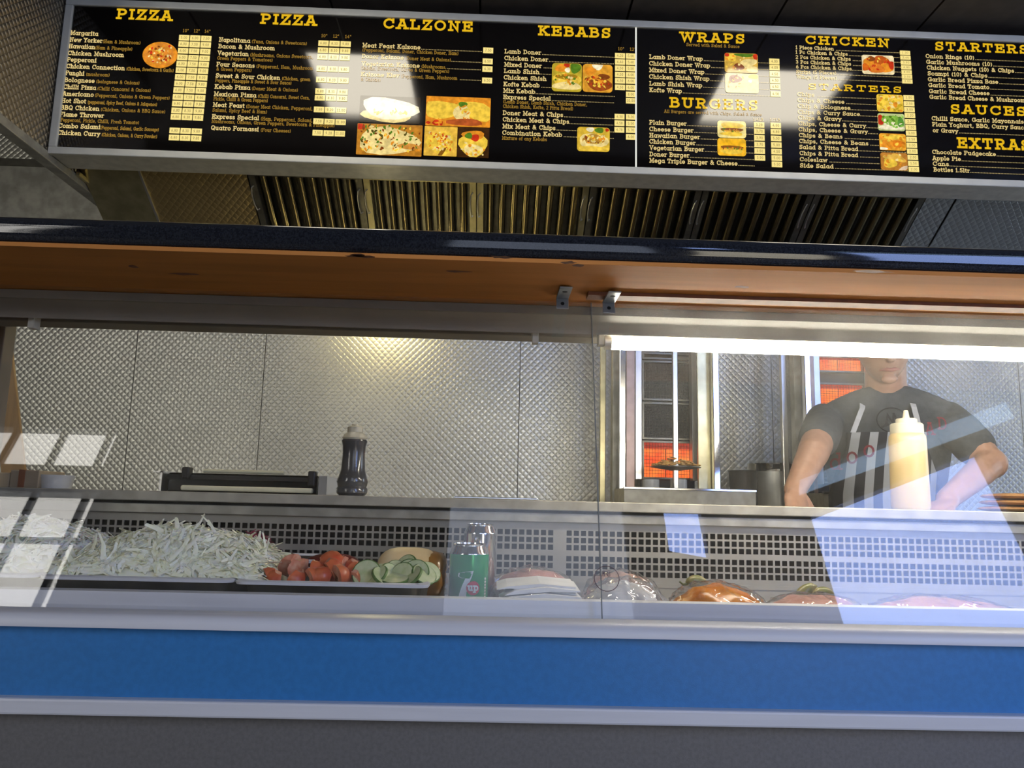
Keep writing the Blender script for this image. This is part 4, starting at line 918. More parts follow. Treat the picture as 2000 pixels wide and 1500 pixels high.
# ================================================================== FOOD IN THE CASE
def rrect(x0, x1, y0, y1, r, n=5):
    pts = []
    for cx, cy, a0 in ((x1-r, y1-r, 0), (x0+r, y1-r, 90), (x0+r, y0+r, 180), (x1-r, y0+r, 270)):
        pts += [(cx+r*math.cos(math.radians(a0+90*i/n)), cy+r*math.sin(math.radians(a0+90*i/n))) for i in range(n+1)]
    return pts
def tray(x0, x1, y0, y1, zr, label, floor_=DECK, name='steel_tray', group='steel trays in the display well'):
    t = thing(name, ((x0+x1)/2, (y0+y1)/2, floor_), label, 'tray', group)
    o = lambda g, z: [(x, y, z) for x, y in rrect(x0+g, x1-g, y0+g, y1-g, .018)]
    m = MB(); m.loft([o(.010, zr), o(.014, zr-.004), o(.020, floor_+.006), o(.026, floor_+.0005), ], cap=False)
    m.add(o(.026, floor_+.0005), [tuple(range(24))]); m.add(o(.027, floor_+.002), [tuple(range(24))])
    m.loft([o(.012, zr-.003), o(.0215, floor_+.007), o(.027, floor_+.002)], cap=False)
    m.build('tray_body', 'steel_dark', t, smooth=40)
    m = MB(); m.loft([o(.012, zr-.001), o(.010, zr+.0022), o(.004, zr+.003), o(0, zr+.0005), o(.001, zr-.0035)], cap=False); m.build('tray_rim', 'alu', t, smooth=60)
    return t
# rims: read from the photograph along the front edge
RZ = lambda u, v, Y: at(u, v, Y).z
ty0, ty1 = 1.155, 1.40
X = lambda u, v=1130, Y=1.16: at(u, v, Y).x
tA = tray(CL+.02, X(69), ty0, ty1, RZ(40, 1124, ty0), 'steel tray of shredded cabbage at the left end of the case')
tB = tray(X(71), X(455), ty0, ty1+.02, RZ(250, 1130, ty0), 'steel tray heaped with sliced white onion')
tC = tray(X(456), X(838), ty0, ty1, RZ(640, 1139, ty0)-.001, 'steel tray holding chopped tomato and cucumber')
def shreds(name, label, x0, x1, y0, y1, zb, hgt, n, seed, matn, width, length, skew=0.0, top=.5):
    r = random.Random(seed); m = MB()
    cx, cy, rx, ry = (x0+x1)/2, (y0+y1)/2, (x1-x0)/2, (y1-y0)/2
    hf = lambda x, y: max(0, 1-abs((x-cx)/rx)**2.3)**.6*max(0, 1-abs((y-cy)/ry)**2.4)**.55*hgt*(1+skew*(x-cx)/rx)*(1+.10*math.sin(31*x+7)*math.cos(23*y))
    # packed core of the heap
    nx, ny = 26, 14; vs = []
    for i in range(nx+1):
        for j in range(ny+1):
            x, y = x0+(x1-x0)*i/nx, y0+(y1-y0)*j/ny; vs.append((x, y, zb+.86*hf(x, y)+r.uniform(-.003, .003)))
    m.add(vs, [(i*(ny+1)+j, (i+1)*(ny+1)+j, (i+1)*(ny+1)+j+1, i*(ny+1)+j+1) for i in range(nx) for j in range(ny)])
    for _ in range(n):
        x, y = r.uniform(x0+.008, x1-.008), r.uniform(y0+.004, y1-.01); z = zb+hf(x, y)*r.uniform(.90, 1.0)+.001
        L = length*r.uniform(.5, 1.3); cur = r.uniform(1.0, 2.7)*r.choice((-1, 1)); yaw = r.uniform(0, 2*PI); R_ = L/abs(cur)
        gx = (hf(x+.004, y)-hf(x-.004, y))/.008; gy = (hf(x, y+.004)-hf(x, y-.004))/.008
        nrm = Vector((-gx, -gy, 1)).normalized(); t0 = Vector((math.cos(yaw), math.sin(yaw), 0)); t0 = (t0-nrm*t0.dot(nrm)).normalized(); b0 = nrm.cross(t0)
        tilt = r.uniform(-.06, .08) if r.random() < .975 else r.uniform(.2, .6); roll = r.gauss(0, .30); pts = []
        for i in range(6):
            s = (i/5-.5); a = s*cur
            p = Vector((x, y, z))+t0*(R_*math.sin(a))*math.copysign(1, cur)+b0*(R_*(1-math.cos(a)))+nrm*(s*L*tilt+.003*abs(s))
            p.y = max(p.y, y0); p.z = max(p.z, zb); pts.append(p)
        ww = width*r.uniform(.6, 1.3); wd = (b0*math.cos(roll)+nrm*math.sin(roll))*ww; th = (nrm*math.cos(roll)-b0*math.sin(roll))*.0009
        rings = []
        for i, p in enumerate(pts):
            k = .35+.65*math.sin(PI*(i+.6)/6.2); rings.append([p+wd*k, p+th, p-wd*k, p-th])
        m.loft(rings)
    o = m.build(name, matn, None, smooth=55); o['kind'] = 'stuff'; tag(o, label, 'vegetables'); return o
zt = RZ(250, 1130, ty0)
shreds('sliced_onion', 'tall heap of pale sliced white onion in the second tray', X(140, 1130, 1.25), X(497, 1130, 1.25)+.02, ty0+.020, ty1, zt-.003, .067, 3000, 4, 'onion', .0044, .070, -.02)
shreds('shredded_cabbage', 'low heap of white shredded cabbage in the leftmost tray', CL+.03, X(185, 1130, 1.25), ty0+.10, ty1+.08, zt-.022, .088, 1300, 9, 'cabbage', .0030, .050, .25)
# steel tray of pickled red cabbage behind the onion, with tongs
trd = tray(X(470, 1100, 1.45), X(640, 1100, 1.45), 1.415, 1.58, RZ(560, 1094, 1.43), 'steel tray of pickled red cabbage behind the onion heap')
shreds('red_cabbage', 'dark red pickled cabbage in the rear tray beside the onion', X(440, 1100, 1.45), X(520, 1100, 1.45), 1.43, 1.56, RZ(480, 1105, 1.45)-.008, .058, 300, 12, 'red_cabbage', .003, .04)
tg = thing('serving_tongs', tuple(at(570, 1102, 1.42)), 'steel serving tongs lying across the rear tray', 'tongs')
a_, b_ = at(490, 1108, 1.41), at(575, 1094, 1.43)
m = MB(); m.tube([at(478, 1098, 1.42), at(520, 1099, 1.42), at(548, 1092, 1.42), at(558, 1086, 1.42), at(572, 1090, 1.42), at(592, 1099, 1.42)], [.004, .005, .007, .008, .008, .004], 8, (Vector((0, 1, 0)), .4)); m.build('arm', 'steel_bright', tg, smooth=60)
m = MB(); m.tube([at(470, 1106, 1.40), at(520, 1106, 1.40), at(560, 1104, 1.40), at(590, 1106, 1.40)], [.004, .005, .006, .004], 8, (Vector((0, 1, 0)), .4)); m.build('arm', 'steel_bright', tg, smooth=60)
# chopped tomato
rt = random.Random(21)
def tomato_mesh(seed):
    r = random.Random(seed); m = MB(); R_ = .026; n = 9; a1 = r.uniform(1.3, 1.9); vs = []
    # a wedge of a ball: skin outside, two cut faces inside
    rows = 5
    for i in range(rows+1):
        th = PI*(.16+.68*i/rows)
        for k in range(n+1):
            ph = a1*k/n-a1/2; q = R_*(1+r.uniform(-.03, .03))
            vs.append((q*math.sin(th)*math.cos(ph), q*math.sin(th)*math.sin(ph), q*math.cos(th)*.85))
    base = len(vs); vs += [(0, 0, R_*.62), (0, 0, -R_*.62), (.004, 0, 0)]
    m.mi = 0
    fs = [(i*(n+1)+k, (i+1)*(n+1)+k, (i+1)*(n+1)+k+1, i*(n+1)+k+1) for i in range(rows) for k in range(n)]
    skin = fs
    cut = []
    for k in (0, n): cut += [tuple([base]+[i*(n+1)+k for i in range(rows+1)]+[base+1, base+2])]
    capf = [tuple([base]+list(range(n+1))), tuple([base+1]+[rows*(n+1)+k for k in range(n+1)])]
    o = len(m.v); m.v += vs
    for f in skin: m.f.append(list(f)); m.m.append(0); m.c.append(None)
    for f in cut+capf: m.f.append(list(f)); m.m.append(1); m.c.append(None)
    return m
tm = [tomato_mesh(s).build('tomato_piece', ['tomato', 'tomato_flesh'], None, smooth=40, loc=(0, 0, 0)) for s in range(4)]
spots = [(548, 1131, 1.19), (575, 1128, 1.18), (600, 1130, 1.175), (628, 1128, 1.18), (655, 1129, 1.175), (682, 1129, 1.18), (520, 1130, 1.20), (562, 1118, 1.21), (588, 1112, 1.21), (612, 1116, 1.20), (640, 1116, 1.20), (664, 1114, 1.205), (690, 1116, 1.21),
         (600, 1104, 1.23), (625, 1104, 1.235), (652, 1103, 1.23), (680, 1106, 1.24), (700, 1110, 1.235), (572, 1108, 1.25), (636, 1110, 1.22)]
used = set()
ORD = ['first', 'second', 'third', 'fourth', 'fifth', 'sixth', 'seventh', 'eighth', 'ninth', 'tenth', 'eleventh', 'twelfth', 'thirteenth', 'fourteenth']
for i, (u_, v_, Y) in enumerate(spots):
    k = i % 4; o = tm[k] if k not in used else dup(tm[k], 'tomato_piece'); used.add(k)
    o.location = at(u_, v_+1, Y+.02); o.rotation_euler = (rt.uniform(-.7, .7), rt.uniform(-.6, .6), rt.uniform(0, 6.28)); s = rt.uniform(.70, .98); o.scale = (s, s, s*.95)
    ROOT[o.name] = o.location.copy()
    row = 0 if i < 7 else (1 if i < 13 else 2); mates = sorted(spots[(0, 7, 13)[row]:(7, 13, 20)[row]]); n_ = mates.index((u_, v_, Y))
    tag(o, 'red chopped tomato chunk, %s from the left in the %s row of the heap' % (ORD[n_], ('front', 'middle', 'back')[row]), 'tomato', 'chopped tomato in the tray')
# cucumber slices
def cuke():
    m = MB(); n = 20; R_, h = .0225, .0026
    m.mi = 0; m.lathe([(R_*.90, -h), (R_*.985, -h*.6), (R_, 0), (R_*.985, h*.6), (R_*.90, h)], seg=n)
    m.f = m.f[:-2]; m.m = m.m[:-2]; m.c = m.c[:-2]
    m.mi = 1; m.lathe([(0, -h*1.02), (R_*.5, -h), (R_*.91, -h)], seg=n); m.f.pop(); m.m.pop(); m.c.pop()
    m.lathe([(0, h*1.02), (R_*.5, h), (R_*.91, h)], seg=n); m.f.pop(); m.m.pop(); m.c.pop()
    return m.build('cucumber_slice', ['cuke_skin', 'cuke_flesh'], None, smooth=40, loc=(0, 0, 0))
ck = cuke(); fst = True
CK = ((716, 1121, 1.18, 1.15, .25, 1.0), (735, 1126, 1.175, .7, -.5, .9), (752, 1128, 1.172, .45, .5, 1.0), (770, 1131, 1.17, .25, .1, 1.0), (785, 1124, 1.185, .9, -.7, .95), (800, 1128, 1.175, .5, -.6, 1.0), (792, 1108, 1.21, 1.0, -.5, .95), (776, 1115, 1.205, .8, .5, .85),
                            (812, 1119, 1.19, 1.1, .5, .95), (828, 1122, 1.185, .6, .55, .9), (800, 1117, 1.20, 1.2, 1.0, .9), (838, 1118, 1.20, .5, .75, .85), (745, 1118, 1.195, .6, .1, .85), (760, 1122, 1.19, 1.0, .9, .8))
for (u_, v_, Y, rx, ry, s) in CK:
    o = ck if fst else dup(ck, 'cucumber_slice'); fst = False
    o.location = at(u_, v_, Y+.018); o.rotation_euler = (rx, ry, random.uniform(-.4, .4)); o.scale = (s, s, 1)
    ROOT[o.name] = o.location.copy()
    n_ = sorted(CK).index((u_, v_, Y, rx, ry, s))
    tag(o, 'round green cucumber slice, %s from the left of the pile by the tomato' % ORD[n_], 'cucumber', 'cucumber slices in the tray')
m = MB(); m.ellipsoid(at(650, 1100, 1.44), (.050, .03, .018), 18, 10); tag(m.build('red_pepper', 'red_dark', smooth=60), 'dark red pepper lying behind the tomato heap', 'pepper')
# wrapped loaf behind the cucumber
br = thing('wrapped_loaf', (at(805, 1120, 1.44).x, 1.44, DECK), 'pale bread loaf in an orange wrapper behind the cucumber', 'bread')
sup = lambda p, d: Vector((math.copysign(abs(d.x)**.6, d.x)*.5*.115, math.copysign(abs(d.y)**.75, d.y)*.05, math.copysign(abs(d.z)**.65, d.z)*.050))
cc = at(798, 1122, 1.44); cc.z = DECK+.051
m = MB(); m.ellipsoid(cc, (1, 1, 1), 26, 14, fn=sup); m.build('loaf', 'bread_pale', br, smooth=60)
m = MB()
rings = []
for i, (dx, k) in enumerate(((.030, 1.03), (.042, 1.05), (.055, 1.02), (.063, .86), (.067, .5))):
    rings.append([(cc.x+dx+.003*math.sin(5*t+i), cc.y+.052*k*math.cos(t)*(1+.04*math.sin(7*t)), cc.z+.043*k*math.sin(t)*(1+.05*math.cos(5*t+i))) for t in [2*PI*q/22 for q in range(22)]])
m.loft(rings); m.build('wrapper', 'wrap_orange', br, smooth=50)
# drink cans
def can(name, c, R_, Hh, label, bodymat, seg=40):
    t = thing(name, c, label, 'drink can')
    x, y, z = c
    m = MB(); m.lathe([(0, .004), (R_*.70, .004), (R_*.76, 0), (R_*.82, .002), (R_, .011), (R_, Hh-.0165)], c, seg); m.build('can_body', bodymat, t, smooth=40)
    m = MB(); nk = [(R_, Hh-.0165)]
    for i in range(1, 7): f = i/6; nk.append((R_-(R_*.20)*f+(.0007 if i % 2 else 0), Hh-.0165+.0135*f))
    nk += [(R_*.80, Hh-.002), (R_*.82, Hh), (R_*.79, Hh+.0006), (R_*.76, Hh-.004), (0, Hh-.0042)]
    m.lathe(nk, c, seg); m.build('can_neck', 'steel_bright', t, smooth=40)
    m = MB(); m.obox((x, y-.006, z+Hh-.0025), (.007, 0, 0), (0, .011, 0), (0, 0, .0006)); m.build('ring_pull', 'steel_bright', t, bevel=.0004)
    return t
ccan = at(916, 1110, 1.335); ccan.z = DECK
g_can = can('drink_can', ccan, .0330, .1155, 'green lemonade can with white seven and red disc standing in the case', 'can_green')
def wrapcan(c, R_, seg_rot):
    def put(a, b): 
        b += .006
        an = -PI/2+seg_rot+a/R_
        return Vector((c.x+(R_+.0003)*math.cos(an), c.y+(R_+.0003)*math.sin(an), c.z+b))
    return put
put = wrapcan(ccan, .033, 0.0)
def decal(name, polys, matn, extra=0):
    m = MB()
    for poly in polys:
        P = [[Vector((a, b, 0)) for a, b in poly]]
        for tri in tessellate_polygon(P):
            m.add([put(*poly[i][:2])+Vector((0, -extra, 0)) for i in tri], [(0, 1, 2)])
    m.build(name, matn, g_can)
DZ = .006
seven = [(-.0175, .058), (-.0165, .0635), (-.006, .0655), (.0085, .0675), (.006, .058), (.001, .046), (-.002, .034), (-.003, .024), (-.016, .019), (-.0145, .030), (-.010, .043), (-.0045, .0555), (-.012, .0555)]
def dense(poly, k=4): return [(poly[i][0]+(poly[(i+1) % len(poly)][0]-poly[i][0])*j/k, poly[i][1]+(poly[(i+1) % len(poly)][1]-poly[i][1])*j/k) for i in range(len(poly)) for j in range(k)]
decal('logo_seven', [dense(seven)], 'print_white', .0003)
dc = [(.0085+.0112*math.cos(t*PI/14), .040+.0112*math.sin(t*PI/14)) for t in range(28)]
fan = MB()
for t in range(28):
    a, b = dc[t], dc[(t+1) % 28]; fan.add([put(.0085, .040)+Vector((0, -.0007, 0)), put(*a)+Vector((0, -.0007, 0)), put(*b)+Vector((0, -.0007, 0))], [(0, 1, 2)])
fan.build('logo_disc', 'print_red', g_can)
m = MB(); cap_ = .0125
def cput(a, b): return put(a*cap_, .0375+b*cap_-.002)+Vector((0, -.0012, 0))
write(m, 'up', .0085-.0085, .0085+.0085, 0, cap_, 0, w=.2, put=cput); m.build('logo_text', 'print_white', g_can)
m = MB(); put2 = wrapcan(ccan, .033, .98)
for i in range(9):
    zz = .014+i*.0048; m.add([put2(-.002, zz), put2(.0026, zz), put2(.0026, zz+.0036), put2(-.002, zz+.0036)], [(0, 1, 2, 3)])
m.build('side_print', 'print_grey', g_can)
c2 = at(936, 1100, 1.425); c2.z = DECK
can('drink_can', c2, .029, -DECK-.036, 'plain silver can standing behind the green can', 'steel_bright')
# wrapped meat, bread bundles and marinated chicken under film
def lump(c, r, seed, k=.18, su=34, sv=16):
    rr = random.Random(seed); ph = [rr.uniform(0, 6) for _ in range(6)]
    def fn(p, d): 
        q = 1+k*(math.sin(4*d.x+ph[0])*math.cos(5*d.y+ph[1])+.6*math.sin(9*d.x+7*d.z+ph[2])+.4*math.sin(15*d.x+ph[3])*math.cos(13*d.z+ph[4]))
        return Vector((p.x*q, p.y*q, max(p.z*q, -r[2]*.55)))
    m = MB(); m.ellipsoid(c, r, su, sv, fn=fn); return m
def pack(name, u0, u1, vtop, Y, ry, matn, label, cat, seed, filmk=1.05, filmmat='film', innername='meat'):
    a, b = at(u0, 1150, Y), at(u1, 1150, Y); zt_ = at((u0+u1)/2, vtop, Y).z; h = (zt_-DECK)/1.55
    c = Vector(((a.x+b.x)/2, Y, DECK+h*.55)); r = ((b.x-a.x)/2, ry, h)
    t = thing(name, (c.x, c.y, DECK), label, cat)
    lump(c, r, seed, .07).build(innername, matn, t, smooth=60)
    rr = random.Random(seed+50); ph = [rr.uniform(0, 6) for _ in range(4)]
    def fn(p, d):
        q = filmk*(1.02+.035*math.sin(17*d.x+ph[0]+5*d.y)+.03*math.cos(23*d.z+11*d.x+ph[1])+.02*math.sin(41*d.x+ph[2]))
        return Vector((p.x*q, p.y*q, max(p.z*q, -r[2]*.55)))
    m = MB(); m.ellipsoid(c, (r[0]*1.05, r[1]*1.08, r[2]*1.05), 60, 26, fn=fn); m.build('cling_film', filmmat, t, smooth=25)
    return t
pack('wrapped_meat', 958, 1122, 1112, 1.42, .07, 'meat_pink', 'long pink meat roll in clear film behind the paper bundle', 'meat', 31)
pack('wrapped_meat', 1145, 1280, 1118, 1.40, .06, 'meat_brown', 'brown-pink meat in clear film behind the white bread bag', 'meat', 32)
# folded flat breads in paper, inside a clear bag
pb = thing('paper_bundle', (at(1050, 1150, 1.24).x, 1.24, DECK), 'bundle of folded white paper packets in clear film beside the green can', 'paper packets')
for i, (u0, u1, v0, v1, th, tl) in enumerate(((975, 1130, 1163, 1160, .010, .00), (985, 1128, 1150, 1149, .009, .05), (970, 1120, 1140, 1139, .006, -.10))):
    a, b = at(u0, v0, 1.23+.01*i), at(u1, v1, 1.23+.01*i)
    m = MB(); L_ = (b-a)
    prof = [(0, 0), (.02, .002), (L_.x*.6, .004+tl*.05), (L_.x, .002+tl*.1), (L_.x, th), (L_.x*.55, th+.004), (.015, th*.8)]
    m.add([(a.x+px, y_, a.z-.006+pz+(y_-1.2)*.05*(1 if i else 0)) for y_ in (1.19+.012*i, 1.30) for px, pz in prof], [(q, (q+1) % 7, 7+(q+1) % 7, 7+q) for q in range(7)]+[tuple(range(7))[::-1], tuple(range(7, 14))])
    m.build('paper_packet', 'paper', pb)
m = MB(); a, b = at(960, 1165, 1.23), at(1140, 1165, 1.23); rr = random.Random(8)
nx, ny = 30, 12; vs = []
for i in range(nx+1):
    for j in range(ny+1):
        s, q = i/nx, j/ny; x = a.x+(b.x-a.x)*s; y = 1.165+.16*q
        z = DECK+.002+.058*(math.sin(PI*s)**.45)*(math.sin(PI*min(1, q*1.05+.02))**.5 if q < .97 else .05)+rr.uniform(-.0022, .0022); vs.append((x, y, z))
m.add(vs, [(i*(ny+1)+j, (i+1)*(ny+1)+j, (i+1)*(ny+1)+j+1, i*(ny+1)+j+1) for i in range(nx) for j in range(ny)])
m.build('clear_bag', 'film', pb)
pack('bread_bag', 1148, 1290, 1136, 1.26, .07, 'paper', 'white flat bread bundle in a crinkled clear bag under the glass joint', 'bread', 41, 1.08, 'poly_bag', 'flat_bread')
pack('marinated_chicken', 1318, 1484, 1142, 1.27, .085, 'chicken', 'bright orange marinated chicken under crinkled cling film', 'meat', 43, 1.06)
pack('raw_mince', 1505, 1680, 1163, 1.27, .08, 'meat_pink', 'pink raw mince under cling film right of the marinated chicken', 'meat', 44, 1.05)
pack('raw_mince', 1708, 1972, 1168, 1.28, .08, 'meat_pink', 'pale pink mince under cling film at the right end of the case', 'meat', 46, 1.05)
def pepper(u_, v_, Y, L_, ang, label, seed):
    p = at(u_, v_, Y); t = thing('green_chilli', (p.x, p.y, p.z-.008), label, 'chilli', 'green chillies along the back of the case')
    d = Vector((math.cos(ang), .15, math.sin(ang))).normalized(); rr = random.Random(seed)
    pts = [p+d*(s-.5)*L_+Vector((0, 0, .006*math.sin(PI*s))) for s in (0, .12, .3, .5, .7, .85, 1)]
    m = MB(); m.tube(pts, [.004, .0085, .010, .0092, .0075, .005, .0012], 12); m.build('pod', 'chilli', t, smooth=60)
    m = MB(); m.tube([pts[0]+d*.002, pts[0]-d*.007, pts[0]-d*.013+Vector((0, 0, .005))], [.0035, .002, .0018], 8); m.build('stalk', 'chilli_stalk', t, smooth=60)
pepper(1362, 1140, 1.40, .040, .05, 'green chilli lying behind the orange chicken', 1)
pepper(1576, 1158, 1.33, .044, .55, 'green-brown chilli tilted up beside the pink mince', 2)
pepper(1608, 1163, 1.36, .04, .15, 'green-brown chilli lying flat right of the tilted one', 3)
# ================================================================== THINGS ON THE REAR SHELF
def squeeze():
    p = at(1779, 990, 1.66); t = thing('squeeze_bottle', (p.x, 1.66, SH), 'cream-coloured squeezy sauce bottle with pointed nozzle on the shelf before the cook', 'sauce bottle')
    c = (p.x, 1.66, SH); R_ = .0385
    m = MB(); m.lathe([(0, .001), (R_*.92, 0), (R_, .006), (R_*.985, .08), (R_*.97, .145), (R_*.95, .156), (R_*.84, .162), (0, .162)], c, 36); m.build('bottle_body', 'mayo', t, smooth=40)
    m = MB(); m.lathe([(R_*.86, .162), (R_*.86, .181), (R_*.80, .184), (R_*.55, .185), (R_*.55, .193), (R_*.50, .195), (R_*.22, .196), (0, .196)], c, 36); m.build('screw_cap', 'cap_cream', t, smooth=30)
    m = MB(); m.lathe([(.0075, .195), (.0048, .212), (.0040, .213), (0, .213)], c, 16); m.build('nozzle', 'cap_cream', t, smooth=40)
squeeze()
p = at(687, 965, 1.68)
t = thing('sauce_bottle', (p.x, 1.68, SH), 'dark brown sauce bottle with waisted body and cream cap on the shelf', 'sauce bottle')
c = (p.x, 1.68, SH)
m = MB(); m.lathe([(0, .002), (.026, 0), (.0325, .006), (.0335, .014), (.0305, .019), (.032, .026), (.0335, .030), (.030, .040), (.0255, .055), (.0240, .085), (.0245, .105), (.0275, .116), (.026, .119), (0, .119)], c, 32); m.build('bottle_body', 'sauce_brown', t, smooth=40)
m = MB(); m.lathe([(.024, .119), (.0265, .123), (.022, .131), (.0165, .135), (.0165, .146), (.014, .1475), (.008, .149), (.007, .153), (0, .1535)], c, 28); m.build('cap', 'cap_cream', t, smooth=35)
# low black and steel machine left of the bottle
g = thing('contact_grill', (at(480, 960, 1.75).x, 1.75, SH), 'low black and steel contact grill with a pale front bar on the shelf', 'grill')
q = lambda u_, v_, Y: at(u_, v_, Y)
x0, x1 = q(312, 950, 1.70).x, q(640, 950, 1.70).x
m = MB(); zt_ = q(480, 926, 1.70).z
m.box(x0+.012, x1-.022, 1.71, 1.86, SH, zt_); m.build('body', 'black_gloss', g, bevel=.003)
m = MB(); m.add([(x0+.012, 1.705, q(350, 935, 1.705).z), (x1-.03, 1.705, q(350, 935, 1.705).z), (x1-.03, 1.705, zt_-.004), (x0+.012, 1.705, zt_-.004), (x0+.012, 1.712, q(350, 935, 1.7).z), (x1-.03, 1.712, q(350, 935, 1.7).z), (x1-.03, 1.712, zt_-.004), (x0+.012, 1.712, zt_-.004)], [(0, 1, 2, 3), (4, 7, 6, 5), (0, 4, 5, 1), (3, 2, 6, 7), (0, 3, 7, 4), (1, 5, 6, 2)]); m.build('top_plate', 'black_matt', g)
zb0, zb1 = SH+.003, SH+.014
m = MB(); m.box(q(352, 955, 1.69).x, q(610, 955, 1.69).x, 1.688, 1.705, zb0, zb1); m.build('front_bar', 'cream_bar', g, bevel=.004, seg=3)
m = MB(); m.box(x0-.002, x0+.003, 1.70, 1.87, SH, zt_+.002); m.box(x0-.016, x0+.003, 1.70, 1.705, zt_-.001, zt_+.002); m.build('side_plate', 'steel', g)
m = MB(); m.box(x1-.020, x1-.002, 1.70, 1.87, SH, q(630, 930, 1.70).z); m.build('side_plate', 'steel', g)
for u_, v0, v1 in ((364, 912, 935), (610, 920, 950)):
    m = MB(); xx = q(u_, v0, 1.70).x; m.box(xx-.008, xx+.008, 1.695, 1.72, q(u_, v1, 1.70).z, q(u_, v0, 1.70).z); m.build('hinge_block', 'black_matt', g, bevel=.003)
m = MB(); m.tube([(q(398, 922, 1.74).x, 1.74, zt_+.006), (q(555, 922, 1.74).x, 1.74, zt_+.006)], .004, 8); m.build('handle_bar', 'cream_bar', g, smooth=40)
# thin steel strip and left-hand boxes
p0_, p1_ = q(886, 966, 1.63), q(1050, 970, 1.63)
m = MB(); m.box(p0_.x, p1_.x, 1.625, 1.65, SH+.0003, SH+.0042); tag(m.build('steel_strip', 'steel_bright', bevel=.001), 'thin bright steel strip lying flat on the shelf left of the glass joint', 'utensil')
def bx(name, u0, u1, v0, Y, dep, mats_, label, cat, tape=None):
    a, b = q(u0, 950, Y).x, q(u1, 950, Y).x; h = q((u0+u1)/2, v0, Y).z
    t = thing(name, ((a+b)/2, Y+dep/2, SH), label, cat)
    m = MB(); m.box(a, b, Y, Y+dep, SH, h); m.build('carton', mats_, t, bevel=.002)
    if tape:
        m = MB(); m.box(a+(b-a)*tape[0], a+(b-a)*tape[1], Y-.0008, Y+dep+.0008, SH+.0005, h+.0008); m.build('tape_band', 'tape_brown', t)
    return t
bx('cardboard_box', -60, 16, 922, 1.66, .1, 'card', 'tan cardboard box at the far left of the shelf', 'box')
bx('cardboard_box', 17, 74, 918, 1.66, .1, 'card', 'tan cardboard box with a brown tape band at the left of the shelf', 'box', (.30, .52))
tb = thing('plastic_tub', (q(108, 950, 1.70).x, 1.70, SH), 'white plastic tub beside the taped box on the shelf', 'tub')
m = MB(); cx_ = q(108, 950, 1.70).x; hh = q(108, 928, 1.70).z-SH
m.lathe([(0, .0005), (.030, 0), (.035, hh*.85), (.035, hh*.86)], (cx_, 1.70, SH), 28); m.build('tub_body', 'plastic_white', tb, smooth=40)
m = MB(); m.lathe([(.0365, hh*.82), (.037, hh), (.033, hh), (0, hh*.97)], (cx_, 1.70, SH), 28); m.build('lid', 'plastic_white', tb, smooth=40)
a, b = q(1955, 985, 1.74), q(2060, 985, 1.74)
for i in range(3):
    m = MB(); m.ellipsoid(((a.x+b.x)/2+.004*i, 1.80, SH+.0075+.0145*i), ((b.x-a.x)/2, .08, .0078), 26, 8)
    tag(m.build('flat_bread', 'bread_brown', smooth=60), ['bottom', 'middle', 'top'][i]+' brown flat bread of the stack at the right end of the shelf', 'bread', 'stacked flat breads')
# wooden upright seen through the left end of the glass
p = q(38, 840, 1.9)
xt, xb = q(11, 590, 2.01).x, q(58, 945, 2.01).x
m = MB(); m.add([(xt-.06, 2.0, .52), (xt, 2.0, .52), (xb, 2.0, SH), (xb-.06, 2.0, SH), (xt-.06, 2.01, .52), (xt, 2.01, .52), (xb, 2.01, SH), (xb-.06, 2.01, SH)], [(0, 1, 2, 3), (4, 7, 6, 5), (0, 4, 5, 1), (1, 5, 6, 2), (2, 6, 7, 3), (3, 7, 4, 0)])
tag(m.build('wooden_post', 'wood_yellow', bevel=.002), 'yellowish wooden post at the left end of the shelf', 'post')
